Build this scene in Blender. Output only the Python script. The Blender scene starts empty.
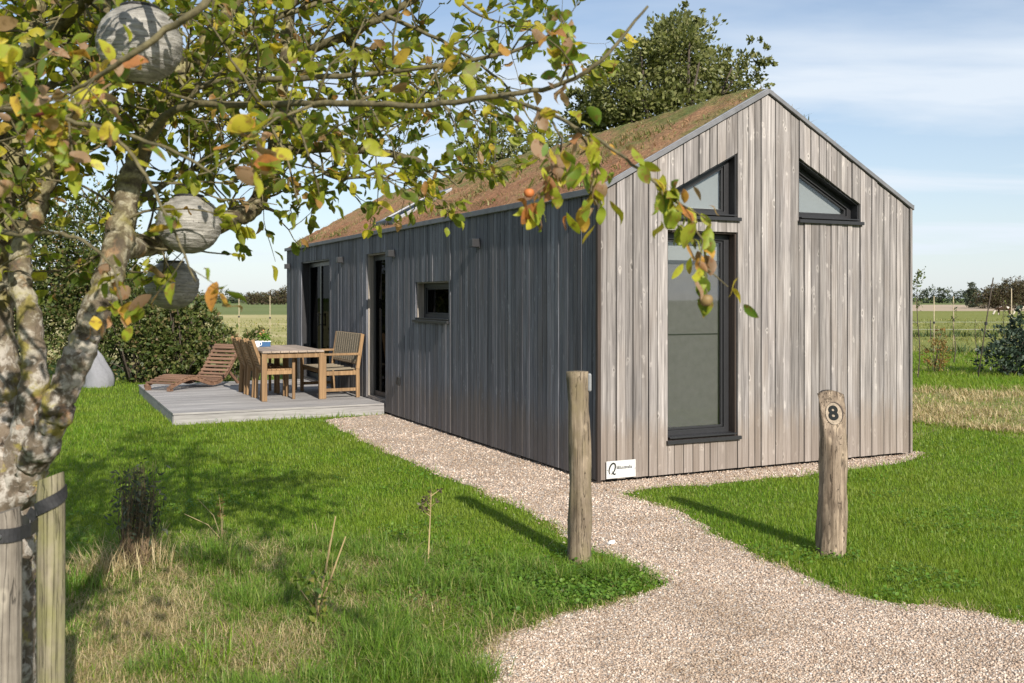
import bpy, bmesh, math, random
import numpy as np
from mathutils import Vector, Matrix

random.seed(7)
rng = np.random.default_rng(11)
C = bpy.data.collections.new('Scene Objects')
S = bpy.context.scene
S.collection.children.link(C)
F, HZ, CX, CH = 994.0, 298.0, 512.0, 1.6        # focal length in px, horizon row, centre column, eye height
R = math.radians

def G(px, py, z=0.0):
    """ground point (at height z) seen at that spot of the photo"""
    Y = F * (CH - z) / (py - HZ)
    return ((px - CX) / F * Y, Y)

def P(px, py, Y):
    return Vector(((px - CX) / F * Y, Y, CH + (HZ - py) / F * Y))

# house frame: corner A, v along the gable, u along the side wall
AX, AY = 0.748, 8.55
ROT = math.atan2(0.4334, 0.9012)
VV = np.array([0.9012, 0.4334]); UU = np.array([-0.4334, 0.9012])
def H(s, t, z=0.0):
    return Vector((AX + VV[0]*s + UU[0]*t, AY + VV[1]*s + UU[1]*t, z))

# ------------------------------------------------------------------ tagging
def tag(o, label=None, cat=None, group=None, kind=None):
    if label: o['label'] = label
    if cat: o['category'] = cat
    if group: o['group'] = group
    if kind: o['kind'] = kind
    return o

def empty(name, loc, rz=0.0):
    o = bpy.data.objects.new(name, None)
    o.empty_display_size = 0.2
    o.location = loc; o.rotation_euler = (0, 0, rz)
    C.objects.link(o)
    return o

# ------------------------------------------------------------------ mesh builder
class MB:
    def __init__(self):
        self.v = []; self.f = []; self.n = 0; self.mi = []
    def add(self, verts, faces, mi=0):
        b = self.n
        self.v.extend([tuple(p) for p in verts]); self.n += len(verts)
        for f in faces:
            self.f.append(tuple(i + b for i in f)); self.mi.append(mi)
        return self
    def box(self, a, b, mi=0):
        x0, y0, z0 = a; x1, y1, z1 = b
        v = [(x0,y0,z0),(x1,y0,z0),(x1,y1,z0),(x0,y1,z0),(x0,y0,z1),(x1,y0,z1),(x1,y1,z1),(x0,y1,z1)]
        return self.add(v, [(0,3,2,1),(4,5,6,7),(0,1,5,4),(1,2,6,5),(2,3,7,6),(3,0,4,7)], mi)
    def obox(self, p0, p1, w, h, up=(0,0,1), mi=0):
        """bar from p0 to p1 with section w x h"""
        p0 = Vector(p0); p1 = Vector(p1); d = (p1 - p0).normalized()
        up = Vector(up)
        if abs(d.dot(up)) > 0.98: up = Vector((0, 1, 0))
        s = d.cross(up).normalized(); n = s.cross(d).normalized()
        s = s * w / 2; n = n * h / 2
        v = [p0-s-n, p0+s-n, p0+s+n, p0-s+n, p1-s-n, p1+s-n, p1+s+n, p1-s+n]
        return self.add(v, [(0,1,2,3),(7,6,5,4),(0,4,5,1),(1,5,6,2),(2,6,7,3),(3,7,4,0)], mi)
    def prism(self, poly, fn, d0, d1, mi=0):
        """poly (a,b) list; fn(a,b,d) -> xyz; extruded from d0 to d1"""
        n = len(poly)
        v = [fn(a, b, d0) for a, b in poly] + [fn(a, b, d1) for a, b in poly]
        f = [tuple(range(n)), tuple(range(2*n-1, n-1, -1))]
        for i in range(n):
            j = (i+1) % n
            f.append((i, n+i, n+j, j))
        return self.add(v, f, mi)
    def ring(self, outer, inner, fn, d0, d1, mi=0):
        n = len(outer)
        v = [fn(a,b,d0) for a,b in outer] + [fn(a,b,d0) for a,b in inner] + [fn(a,b,d1) for a,b in outer] + [fn(a,b,d1) for a,b in inner]
        f = []
        for i in range(n):
            j = (i+1) % n
            f += [(i, j, n+j, n+i), (2*n+i, 3*n+i, 3*n+j, 2*n+j), (i, 2*n+i, 2*n+j, j), (n+i, n+j, 3*n+j, 3*n+i)]
        return self.add(v, f, mi)
    def tube(self, pts, rad, seg=7, cap=True, mi=0, wob=0.0):
        pts = [Vector(p) for p in pts]; n = len(pts)
        if not hasattr(rad, '__len__'): rad = [rad]*n
        base = self.n; vs = []; fs = []
        ref = Vector((0.31, 0.22, 0.92)); prev = None
        for i, p in enumerate(pts):
            d = (pts[min(i+1, n-1)] - pts[max(i-1, 0)])
            d = d.normalized() if d.length > 1e-9 else Vector((0, 0, 1))
            if prev is None:
                a = d.cross(ref)
                if a.length < 0.1: a = d.cross(Vector((1, 0, 0)))
                a.normalize()
            else:
                a = (prev - d * prev.dot(d)).normalized()
            prev = a; b = d.cross(a)
            for k in range(seg):
                an = 2*math.pi*k/seg
                r = rad[i] * (1 + (random.uniform(-wob, wob) if wob else 0))
                vs.append(p + a*(math.cos(an)*r) + b*(math.sin(an)*r))
        for i in range(n-1):
            for k in range(seg):
                k2 = (k+1) % seg
                fs.append((i*seg+k, i*seg+k2, (i+1)*seg+k2, (i+1)*seg+k))
        if cap:
            fs.append(tuple(range(seg-1, -1, -1))); fs.append(tuple((n-1)*seg+k for k in range(seg)))
        return self.add(vs, fs, mi)
    def build(self, name, mat, parent=None, smooth=False, bevel=0.0, loc=None):
        me = bpy.data.meshes.new(name)
        me.from_pydata(self.v, [], self.f)
        mats = mat if isinstance(mat, (list, tuple)) else [mat]
        for m in mats: me.materials.append(m)
        if len(mats) > 1:
            me.polygons.foreach_set('material_index', self.mi)
        if len(self.f) < 3000:
            bm = bmesh.new(); bm.from_mesh(me); bmesh.ops.recalc_face_normals(bm, faces=bm.faces[:]); bm.to_mesh(me); bm.free()
        if smooth: me.polygons.foreach_set('use_smooth', [True]*len(me.polygons))
        me.update()
        o = bpy.data.objects.new(name, me)
        C.objects.link(o)
        if parent: o.parent = parent
        if loc is not None: o.location = loc
        if bevel:
            md = o.modifiers.new('Bevel', 'BEVEL'); md.width = bevel; md.segments = 2; md.limit_method = 'ANGLE'
        return o

def np_mesh(name, verts, loops, starts, mat, parent=None, smooth=False):
    me = bpy.data.meshes.new(name)
    verts = np.ascontiguousarray(verts, dtype=np.float32)
    me.vertices.add(len(verts)); me.vertices.foreach_set('co', verts.ravel())
    me.loops.add(len(loops)); me.loops.foreach_set('vertex_index', np.ascontiguousarray(loops, dtype=np.int32))
    me.polygons.add(len(starts)); me.polygons.foreach_set('loop_start', np.ascontiguousarray(starts, dtype=np.int32))
    if smooth: me.polygons.foreach_set('use_smooth', np.ones(len(starts), dtype=bool))
    me.update(calc_edges=True)
    me.materials.append(mat)
    o = bpy.data.objects.new(name, me); C.objects.link(o)
    if parent: o.parent = parent
    return o

def instance(tv, tf, pos, rot, scale):
    """copies of a small template merged into arrays; tv (k,3) or (n,k,3)"""
    n = len(pos)
    tv = np.asarray(tv, dtype=np.float64)
    if tv.ndim == 2: tv = np.broadcast_to(tv, (n,) + tv.shape)
    k = tv.shape[1]
    sc = np.asarray(scale, dtype=np.float64)
    if sc.ndim == 1: sc = sc[:, None]
    v = tv * sc[:, None, :]
    v = np.einsum('nij,nkj->nki', rot, v) + np.asarray(pos)[:, None, :]
    tl = np.concatenate([np.array(f) for f in tf]); lens = np.array([len(f) for f in tf])
    st = np.concatenate([[0], np.cumsum(lens)[:-1]])
    loops = (tl[None, :] + (np.arange(n) * k)[:, None]).ravel()
    starts = (st[None, :] + (np.arange(n) * len(tl))[:, None]).ravel()
    return v.reshape(-1, 3), loops, starts

def frames(d, spin):
    """rotation matrices with x axis along d, spun about it"""
    d = d / np.linalg.norm(d, axis=1, keepdims=True)
    up = np.tile(np.array([0.0, 0.0, 1.0]), (len(d), 1))
    bad = np.abs(d[:, 2]) > 0.95
    up[bad] = [1.0, 0, 0]
    y = np.cross(up, d); y /= np.linalg.norm(y, axis=1, keepdims=True)
    z = np.cross(d, y)
    c = np.cos(spin)[:, None]; s = np.sin(spin)[:, None]
    y2 = y*c + z*s; z2 = -y*s + z*c
    return np.stack([d, y2, z2], axis=2)

def rand_rot(n):
    d = rng.normal(size=(n, 3))
    return frames(d, rng.uniform(0, 6.283, n))

def catmull(pts, vals, sub=5):
    pts = [Vector(p) for p in pts]; out = []; ov = []
    n = len(pts)
    for i in range(n-1):
        p0 = pts[max(i-1, 0)]; p1 = pts[i]; p2 = pts[i+1]; p3 = pts[min(i+2, n-1)]
        for k in range(sub):
            t = k/sub
            out.append(0.5*((2*p1) + (p2-p0)*t + (2*p0-5*p1+4*p2-p3)*t*t + (3*p1-p0-3*p2+p3)*t**3))
            ov.append(vals[i]*(1-t) + vals[i+1]*t)
    out.append(pts[-1]); ov.append(vals[-1])
    return out, ov

def in_poly(x, y, poly):
    poly = np.asarray(poly); inside = np.zeros(len(x), bool)
    j = len(poly)-1
    for i in range(len(poly)):
        xi, yi = poly[i]; xj, yj = poly[j]
        c = ((yi > y) != (yj > y)) & (x < (xj-xi)*(y-yi)/(yj-yi+1e-12) + xi)
        inside ^= c; j = i
    return inside

_g = rng.uniform(0, 1, (64, 64))
def vnoise(x, y, s):
    """smooth value noise 0..1"""
    x = x*s + 100.0; y = y*s + 100.0
    xi = np.floor(x).astype(int); yi = np.floor(y).astype(int)
    fx = x-xi; fy = y-yi
    fx = fx*fx*(3-2*fx); fy = fy*fy*(3-2*fy)
    g = lambda a, b: _g[a % 64, b % 64]
    return (g(xi,yi)*(1-fx)+g(xi+1,yi)*fx)*(1-fy) + (g(xi,yi+1)*(1-fx)+g(xi+1,yi+1)*fx)*fy

# ------------------------------------------------------------------ materials
class NT:
    def __init__(self, name):
        self.m = bpy.data.materials.new(name); self.m.use_nodes = True
        self.t = self.m.node_tree; self.t.nodes.clear()
        self.out = self.n('ShaderNodeOutputMaterial')
    def n(self, typ, **kw):
        nd = self.t.nodes.new(typ)
        for k, v in kw.items(): setattr(nd, k, v)
        return nd
    def l(self, a, b): self.t.links.new(a, b)
    def set(self, sock, val):
        if isinstance(val, bpy.types.NodeSocket): self.l(val, sock)
        elif isinstance(val, (tuple, list)) and sock.type == 'RGBA' and len(val) == 3: sock.default_value = (*val, 1)
        else: sock.default_value = val
    def coord(self, scale=(1,1,1), island=0.0, kind='Object', rot=(0,0,0)):
        tc = self.n('ShaderNodeTexCoord'); c = tc.outputs[kind]
        if island:
            g = self.n('ShaderNodeNewGeometry')
            wn = self.n('ShaderNodeTexWhiteNoise', noise_dimensions='1D')
            self.l(g.outputs['Random Per Island'], wn.inputs['W'])
            va = self.n('ShaderNodeVectorMath', operation='MULTIPLY_ADD')
            self.l(wn.outputs['Color'], va.inputs[0]); va.inputs[1].default_value = (island,)*3
            self.l(c, va.inputs[2]); c = va.outputs[0]
        mp = self.n('ShaderNodeMapping'); mp.inputs['Scale'].default_value = scale; mp.inputs['Rotation'].default_value = rot
        self.l(c, mp.inputs['Vector'])
        return mp.outputs[0]
    def noise(self, vec, scale, detail=4, rough=0.55, dist=0.0, out='Fac'):
        n = self.n('ShaderNodeTexNoise')
        if vec is not None: self.l(vec, n.inputs['Vector'])
        n.inputs['Scale'].default_value = scale; n.inputs['Detail'].default_value = detail
        n.inputs['Roughness'].default_value = rough; n.inputs['Distortion'].default_value = dist
        return n.outputs[out]
    def voro(self, vec, scale, feature='F1', out='Distance', rnd=1.0):
        n = self.n('ShaderNodeTexVoronoi', feature=feature)
        if vec is not None: self.l(vec, n.inputs['Vector'])
        n.inputs['Scale'].default_value = scale; n.inputs['Randomness'].default_value = rnd
        return n.outputs[out]
    def ramp(self, fac, stops, interp='LINEAR'):
        r = self.n('ShaderNodeValToRGB'); r.color_ramp.interpolation = interp
        el = r.color_ramp.elements
        while len(el) < len(stops): el.new(0.5)
        for e, (p, c) in zip(el, stops):
            e.position = p
            e.color = (c, c, c, 1) if not hasattr(c, '__len__') else (*c, 1)
        self.set(r.inputs[0], fac)
        return r.outputs[0]
    def mix(self, fac, a, b, mode='MIX'):
        m = self.n('ShaderNodeMix', data_type='RGBA', blend_type=mode)
        self.set(m.inputs[0], fac); self.set(m.inputs[6], a); self.set(m.inputs[7], b)
        return m.outputs[2]
    def math(self, op, a, b=0.5, clamp=False):
        m = self.n('ShaderNodeMath', operation=op, use_clamp=clamp)
        self.set(m.inputs[0], a); self.set(m.inputs[1], b)
        return m.outputs[0]
    def island(self):
        return self.n('ShaderNodeNewGeometry').outputs['Random Per Island']
    def bump(self, h, strength=0.3, dist=0.01, normal=None):
        b = self.n('ShaderNodeBump'); b.inputs['Strength'].default_value = strength; b.inputs['Distance'].default_value = dist
        self.l(h, b.inputs['Height'])
        if normal is not None: self.l(normal, b.inputs['Normal'])
        return b.outputs[0]
    def bsdf(self, color, rough=0.7, metal=0.0, normal=None, spec=0.4, trans=None):
        p = self.n('ShaderNodeBsdfPrincipled')
        self.set(p.inputs['Base Color'], color); self.set(p.inputs['Roughness'], rough)
        p.inputs['Metallic'].default_value = metal
        p.inputs['Specular IOR Level'].default_value = spec
        if normal is not None: self.l(normal, p.inputs['Normal'])
        res = p.outputs[0]
        if trans:
            tr = self.n('ShaderNodeBsdfTranslucent'); self.set(tr.inputs[0], trans[1])
            mx = self.n('ShaderNodeMixShader'); mx.inputs[0].default_value = trans[0]
            self.l(res, mx.inputs[1]); self.l(tr.outputs[0], mx.inputs[2]); res = mx.outputs[0]
        self.l(res, self.out.inputs[0])
        return self.m

def wood(name, dark, light, axis=2, grain=1.0, knots=True, island=3.0, var=(0.8, 1.2), rough=0.75, tint=None, bump=0.35, moss=None, cracks=0.0, splash=None):
    t = NT(name)
    sc = [45.0*grain]*3; sc[axis] = 1.3*grain
    c = t.coord(tuple(sc), island)
    n1 = t.noise(c, 1.0, 5, 0.6, 0.6)
    sc2 = [150.0*grain]*3; sc2[axis] = 3.0*grain
    n2 = t.noise(t.coord(tuple(sc2), island), 1.0, 3, 0.6)
    col = t.mix(t.ramp(n1, [(0.3, 0.0), (0.72, 1.0)]), dark, light)
    col = t.mix(t.ramp(n2, [(0.36, 0.3), (0.6, 1.0)]), t.mix(1.0, col, (0.58, 0.57, 0.57), 'MULTIPLY'), col)
    # larger cloudy weathering
    sc3 = [2.2]*3; sc3[axis] = 0.7
    n3 = t.noise(t.coord(tuple(sc3), island*0.6), 1.0, 4, 0.6)
    col = t.mix(1.0, col, t.ramp(n3, [(0.3, (0.80, 0.79, 0.80)), (0.7, (1.12, 1.11, 1.09))]), 'MULTIPLY')
    if tint:
        n4 = t.noise(t.coord((3, 3, 1.1), island), 1.0, 3, 0.5)
        col = t.mix(t.ramp(n4, [(0.5, 0.0), (0.8, 0.6)]), col, tint)
    h = n1
    if cracks:
        sc5 = [26.0]*3; sc5[axis] = 1.1
        n5 = t.noise(t.coord(tuple(sc5), island), 1.0, 3, 0.55, 1.2)
        ck_ = t.ramp(n5, [(0.485, 0.0), (0.5, 1.0), (0.515, 0.0)])
        col = t.mix(t.math('MULTIPLY', ck_, cracks), col, tuple(x*0.28 for x in dark))
        n6 = t.noise(t.coord((7, 7, 4)), 1.0, 5, 0.7)
        col = t.mix(1.0, col, t.ramp(n6, [(0.35, (0.62, 0.60, 0.58)), (0.62, (1.1, 1.1, 1.1))]), 'MULTIPLY')
        h = t.math('SUBTRACT', t.math('ADD', n1, n6), ck_)
    if knots:
        sk = [12.5]*3; sk[axis] = 4.6
        ck = t.coord(tuple(sk), island)
        ckd = t.n('ShaderNodeVectorMath', operation='ADD'); t.l(ck, ckd.inputs[0])
        nz = t.noise(t.coord((12, 12, 12), island), 1.0, 2, 0.5, out='Color')
        sub = t.n('ShaderNodeVectorMath', operation='MULTIPLY'); t.l(nz, sub.inputs[0]); sub.inputs[1].default_value = (0.55, 0.55, 0.55)
        t.l(sub.outputs[0], ckd.inputs[1])
        vd = t.voro(ckd.outputs[0], 1.0)
        knot_sheen = t.ramp(vd, [(0.10, 1.0), (0.24, 0.0)])
        core = t.ramp(vd, [(0.07, 1.0), (0.13, 0.0)])
        lt = t.mix(1.0, light, (1.35, 1.33, 1.28), 'MULTIPLY')
        pk = t.ramp(t.noise(t.coord((3, 3, 3), island), 1.0, 1, 0.5), [(0.36, 0.0), (0.48, 1.0)])
        knot_sheen = t.math('MULTIPLY', knot_sheen, pk); core = t.math('MULTIPLY', core, pk)
        col = t.mix(t.math('MULTIPLY', knot_sheen, 0.5), col, lt)  # lighter ring round each knot: its shine painted into the colour
        col = t.mix(t.math('MULTIPLY', core, 0.75), col, tuple(x*0.35 for x in dark))
    wn = t.n('ShaderNodeTexWhiteNoise', noise_dimensions='1D'); t.l(t.island(), wn.inputs['W'])
    br = t.ramp(wn.outputs['Value'], [(0.0, var[0]), (1.0, var[1])])
    col = t.mix(1.0, col, br, 'MULTIPLY')
    if splash:
        sp = t.n('ShaderNodeSeparateXYZ'); t.l(t.n('ShaderNodeTexCoord').outputs['Object'], sp.inputs[0])
        ns_ = t.noise(t.coord((6, 6, 2), island), 1.0, 4, 0.65)
        hz_ = t.math('ADD', sp.outputs[2], t.math('MULTIPLY', ns_, -0.75))
        col = t.mix(t.ramp(hz_, [(0.0, 0.5), (0.25, 0.0)]), col, splash)
    if moss:
        nm = t.noise(t.coord((9, 9, 5)), 1.0, 4, 0.6)
        col = t.mix(t.ramp(nm, [(0.45, 0.0), (0.68, 0.75)]), col, moss)
    return t.bsdf(col, rough, normal=t.bump(h, bump, 0.004), spec=0.3)

def plain(name, col, rough=0.5, metal=0.0, nscale=30.0, var=0.12, bump=0.08, spec=0.4):
    t = NT(name)
    n = t.noise(t.coord(), nscale, 4, 0.6)
    c = t.mix(1.0, col, t.ramp(n, [(0.3, 1-var), (0.7, 1+var)]), 'MULTIPLY')
    return t.bsdf(c, rough, metal, t.bump(n, bump, 0.003), spec)

def leafmat(name, stops, trans=0.35, rough=0.5, mott=None, spec=0.35, ns=60, patch=None):
    t = NT(name)
    isl = t.island()
    wn = t.n('ShaderNodeTexWhiteNoise', noise_dimensions='1D'); t.l(isl, wn.inputs['W'])
    col = t.ramp(wn.outputs['Value'], stops)
    br = t.ramp(t.noise(t.coord(island=5.0), 2.0, 1, 0.5), [(0.3, 0.75), (0.7, 1.2)])
    col = t.mix(1.0, col, br, 'MULTIPLY')
    if mott:
        nz = t.noise(t.coord(island=4.0), ns, 3, 0.6)
        col = t.mix(t.ramp(nz, [(0.52, 0.0), (0.66, 0.8)]), col, mott)
    if patch:
        np_ = t.noise(t.coord(), 0.9, 4, 0.6)
        col = t.mix(t.ramp(np_, [(0.42, 0.0), (0.64, 0.7)]), col, patch)
    tc = t.mix(1.0, col, (1.25, 1.3, 0.7), 'MULTIPLY')
    return t.bsdf(col, rough, spec=spec, trans=(trans, tc))

M = {}
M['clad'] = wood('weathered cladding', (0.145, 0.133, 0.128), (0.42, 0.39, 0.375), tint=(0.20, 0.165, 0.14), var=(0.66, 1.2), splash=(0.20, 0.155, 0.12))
M['clad_shaded'] = wood('shade-toned grey cladding', (0.062, 0.065, 0.077), (0.195, 0.202, 0.23), tint=(0.12, 0.105, 0.095), var=(0.64, 1.28), splash=(0.12, 0.095, 0.075))  # darker bluer copy of the cladding: the side wall's shade is in its colour
M['dark_void'] = plain('dark building paper', (0.015, 0.014, 0.014), 0.9)
M['post'] = wood('weathered post wood', (0.12, 0.09, 0.06), (0.33, 0.27, 0.195), knots=True, island=0.0, var=(1, 1), grain=0.8, bump=1.0, moss=(0.16, 0.13, 0.07), cracks=0.9)
M['post8'] = wood('pale weathered post wood', (0.13, 0.095, 0.065), (0.38, 0.305, 0.225), knots=True, island=0.0, var=(1, 1), grain=0.7, bump=1.0, cracks=0.8)
M['stakepale'] = wood('weathered stake wood', (0.13, 0.112, 0.09), (0.30, 0.27, 0.225), knots=True, island=0.0, var=(1, 1), grain=0.8, bump=0.9, cracks=0.6)
moss = (0.20, 0.20, 0.07)
M['stake'] = wood('algae stained stake wood', (0.13, 0.115, 0.075), (0.29, 0.26, 0.185), knots=True, island=0.0, var=(1, 1), grain=0.8, bump=0.9, moss=moss, cracks=0.5)
M['carve'] = plain('carved pale wood', (0.27, 0.22, 0.165), 0.9, nscale=60, var=0.3)
M['plastic'] = plain('grey plastic', (0.20, 0.205, 0.21), 0.5)
M['deck'] = wood('grey deck boards', (0.25, 0.24, 0.235), (0.42, 0.41, 0.40), axis=0, knots=False, var=(0.85, 1.12))
M['teak'] = wood('oiled teak', (0.21, 0.125, 0.058), (0.39, 0.25, 0.13), knots=False, var=(0.8, 1.15), grain=0.8, bump=0.15)
M['teakgrey'] = wood('greyed teak', (0.28, 0.22, 0.17), (0.42, 0.35, 0.29), axis=1, knots=False, var=(0.85, 1.1), bump=0.15)
M['teakred'] = wood('reddish hardwood', (0.13, 0.07, 0.042), (0.27, 0.165, 0.11), axis=0, knots=False, var=(0.8, 1.2), bump=0.15)
M['cord'] = plain('woven cord', (0.20, 0.165, 0.115), 0.85, nscale=120, var=0.3, bump=0.4)
M['anthracite'] = plain('anthracite frame', (0.022, 0.022, 0.024), 0.4, var=0.1)
M['revealwood'] = wood('brown reveal boards', (0.035, 0.026, 0.022), (0.085, 0.062, 0.05), knots=False)
M['reveallight'] = wood('pale reveal boards', (0.20, 0.175, 0.15), (0.40, 0.36, 0.32), knots=False)
M['zincdark'] = plain('weathered zinc trim', (0.15, 0.15, 0.158), 0.6, 0.3, nscale=9, var=0.2)
M['zinc'] = plain('zinc flashing', (0.30, 0.305, 0.32), 0.45, 0.75, nscale=9, var=0.12)
M['blind'] = plain('grey roller blind', (0.112, 0.107, 0.109), 0.9, nscale=14, var=0.10)
M['backing_panel'] = plain('pale curtain', (0.27, 0.28, 0.29), 0.9, nscale=80, var=0.05)
M['white'] = plain('white paint', (0.78, 0.78, 0.76), 0.5, var=0.04)
M['panel'] = plain('weathered white sign panel', (0.50, 0.50, 0.49), 0.5, nscale=14, var=0.1)
M['black'] = plain('black plastic', (0.012, 0.012, 0.012), 0.45, var=0.1)
M['ink'] = plain('dark ink', (0.02, 0.022, 0.022), 1.0, spec=0.0)
M['greyink'] = plain('grey ink', (0.12, 0.12, 0.125), 0.9)
M['rubber'] = plain('black rubber strap', (0.02, 0.02, 0.022), 0.6, nscale=80, var=0.3, bump=0.3)
M['steel'] = plain('galvanised steel', (0.5, 0.5, 0.5), 0.35, 0.9)
M['lantern'] = plain('wrinkled lantern cloth', (0.215, 0.205, 0.185), 0.6, nscale=28, var=0.5, bump=1.0)
def lanternmat():
    t = NT('crinkled lantern paper')
    c = t.coord((9, 9, 120)); n = t.noise(c, 1.0, 4, 0.6, 0.8); m_ = t.noise(t.coord((26, 26, 40)), 1.0, 4, 0.65)
    col = t.mix(t.ramp(n, [(0.35, 0.0), (0.65, 1.0)]), (0.16, 0.15, 0.13), (0.35, 0.335, 0.305))
    col = t.mix(1.0, col, t.ramp(m_, [(0.3, 0.6), (0.65, 1.15)]), 'MULTIPLY')
    d = t.voro(t.coord((1, 1, 1)), 55)
    col = t.mix(t.ramp(d, [(0.10, 0.8), (0.16, 0.0)]), col, (0.06, 0.05, 0.045))
    return t.bsdf(col, 0.55, normal=t.bump(t.math('ADD', n, m_), 1.0, 0.006), spec=0.4)
M['lantern'] = lanternmat()
M['fabric'] = plain('pale grey cover fabric', (0.20, 0.202, 0.22), 0.95, nscale=25, var=0.08, bump=0.2)
M['blue'] = plain('blue glaze', (0.03, 0.09, 0.20), 0.35)
M['terracotta'] = plain('orange petals', (0.40, 0.20, 0.09), 0.8)
M['straw'] = leafmat('dry stems', [(0.0, (0.40, 0.30, 0.15)), (0.5, (0.50, 0.40, 0.22)), (1.0, (0.30, 0.20, 0.10))], 0.2)
M['rustystem'] = leafmat('dead brown stems', [(0.0, (0.10, 0.07, 0.045)), (0.5, (0.19, 0.135, 0.085)), (1.0, (0.30, 0.22, 0.13))], 0.1)
M['cane'] = plain('pale cane', (0.40, 0.33, 0.22), 0.7, nscale=12, var=0.2)
M['wire'] = plain('wire', (0.5, 0.5, 0.48), 0.5, 0.5)

def glassmat(name, tint, gain=1.0, extra=0.0):
    t = NT(name)
    lw = t.n('ShaderNodeLayerWeight'); lw.inputs[0].default_value = 0.5
    sch = t.math('ADD', t.math('MULTIPLY', t.math('POWER', lw.outputs['Facing'], 5.0), 0.96), 0.04)
    gl = t.n('ShaderNodeBsdfGlossy'); gl.inputs['Roughness'].default_value = 0.02; gl.inputs[0].default_value = (0.9, 0.95, 1.0, 1)
    tr = t.n('ShaderNodeBsdfTransparent'); tr.inputs[0].default_value = (*tint, 1)
    mx = t.n('ShaderNodeMixShader')
    t.l(t.math('ADD', t.math('MULTIPLY', sch, gain), extra, True), mx.inputs[0])
    t.l(tr.outputs[0], mx.inputs[1]); t.l(gl.outputs[0], mx.inputs[2]); t.l(mx.outputs[0], t.out.inputs[0])
    return t.m
M['glass'] = glassmat('window glass', (0.90, 0.91, 0.90), 1.6)
M['darkglass'] = glassmat('dark door glass', (0.06, 0.065, 0.07), 0.16)

# bark with pale lichen and moss
def barkmat():
    t = NT('lichen covered bark')
    c = t.coord()
    n = t.noise(t.coord((14, 14, 6)), 1.0, 6, 0.65)
    col = t.ramp(n, [(0.3, (0.06, 0.048, 0.036)), (0.55, (0.14, 0.11, 0.08)), (0.75, (0.24, 0.20, 0.155))])
    l1 = t.noise(c, 22, 5, 0.65, 0.4)
    col = t.mix(t.ramp(l1, [(0.47, 0.0), (0.58, 0.85)]), col, (0.38, 0.35, 0.31))
    l2 = t.noise(t.coord((1, 1, 1), kind='Object', rot=(1, 2, 3)), 11, 5, 0.6, 0.2)
    col = t.mix(t.ramp(l2, [(0.56, 0.0), (0.64, 0.85)]), col, (0.25, 0.21, 0.04))
    l3 = t.noise(t.coord((1, 1, 1), rot=(2, 1, 0.5)), 9, 4, 0.6)
    col = t.mix(t.ramp(l3, [(0.62, 0.0), (0.68, 0.8)]), col, (0.36, 0.21, 0.12))
    h = t.math('ADD', t.math('MULTIPLY', l1, 0.6), n)
    sp = t.n('ShaderNodeSeparateXYZ'); t.l(c, sp.inputs[0])
    up = t.ramp(t.math('ADD', t.math('MULTIPLY', sp.outputs[2], 0.25), t.math('MULTIPLY', l2, 0.35)), [(0.50, 0.0), (0.68, 0.85)])
    mossy = t.ramp(l1, [(0.38, (0.045, 0.036, 0.02)), (0.5, (0.11, 0.095, 0.04)), (0.62, (0.21, 0.19, 0.07))])
    col = t.mix(up, col, mossy)
    return t.bsdf(col, 0.9, normal=t.bump(h, 0.8, 0.016), spec=0.2)
M['bark'] = barkmat()
M['twig'] = plain('mossy twig bark', (0.10, 0.085, 0.042), 0.85, nscale=60, var=0.5, bump=0.6)
M['fbark'] = plain('dark tree bark', (0.06, 0.047, 0.035), 0.9, nscale=15, var=0.4, bump=0.8)

M['apple_leaf'] = leafmat('apple leaves', [(0.0, (0.065, 0.10, 0.015)), (0.32, (0.13, 0.175, 0.02)), (0.55, (0.24, 0.27, 0.028)), (0.83, (0.37, 0.37, 0.035)), (0.92, (0.52, 0.42, 0.04)), (0.955, (0.38, 0.20, 0.06)), (1.0, (0.30, 0.20, 0.11))], 0.55, mott=(0.16, 0.10, 0.04))
M['apple_autumn'] = leafmat('autumn apple leaves', [(0.0, (0.10, 0.17, 0.02)), (0.30, (0.25, 0.31, 0.03)), (0.56, (0.45, 0.43, 0.04)), (0.68, (0.50, 0.34, 0.05)), (0.76, (0.42, 0.16, 0.045)), (0.82, (0.36, 0.24, 0.15)), (1.0, (0.25, 0.16, 0.10))], 0.48, mott=(0.22, 0.10, 0.04))
M['hedge_leaf'] = leafmat('hedge leaves', [(0.0, (0.038, 0.060, 0.015)), (0.4, (0.075, 0.105, 0.024)), (0.7, (0.125, 0.15, 0.04)), (0.88, (0.19, 0.17, 0.07)), (1.0, (0.18, 0.12, 0.06))], 0.35)
M['tree_leaf'] = leafmat('broadleaf tree leaves', [(0.0, (0.085, 0.10, 0.03)), (0.5, (0.15, 0.165, 0.052)), (0.85, (0.22, 0.225, 0.085)), (1.0, (0.26, 0.25, 0.12))], 0.35)
M['fir_leaf'] = leafmat('dark bluish leaves', [(0.0, (0.02, 0.035, 0.02)), (0.7, (0.045, 0.07, 0.045)), (1.0, (0.09, 0.12, 0.09))], 0.15)
M['rust_leaf'] = leafmat('rusty shrub leaves', [(0.0, (0.10, 0.10, 0.025)), (0.5, (0.22, 0.15, 0.04)), (1.0, (0.28, 0.12, 0.04))], 0.3)
M['thicket'] = leafmat('brown thicket', [(0.0, (0.055, 0.045, 0.03)), (0.6, (0.10, 0.075, 0.045)), (1.0, (0.10, 0.11, 0.04))], 0.2)
M['far_leaf'] = leafmat('far tree leaves', [(0.0, (0.045, 0.065, 0.045)), (0.6, (0.07, 0.09, 0.055)), (1.0, (0.11, 0.11, 0.06))], 0.15)
M['weed_dark'] = leafmat('dark weed leaves', [(0.0, (0.05, 0.065, 0.045)), (0.6, (0.09, 0.11, 0.07)), (1.0, (0.17, 0.14, 0.09))], 0.3)
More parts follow.
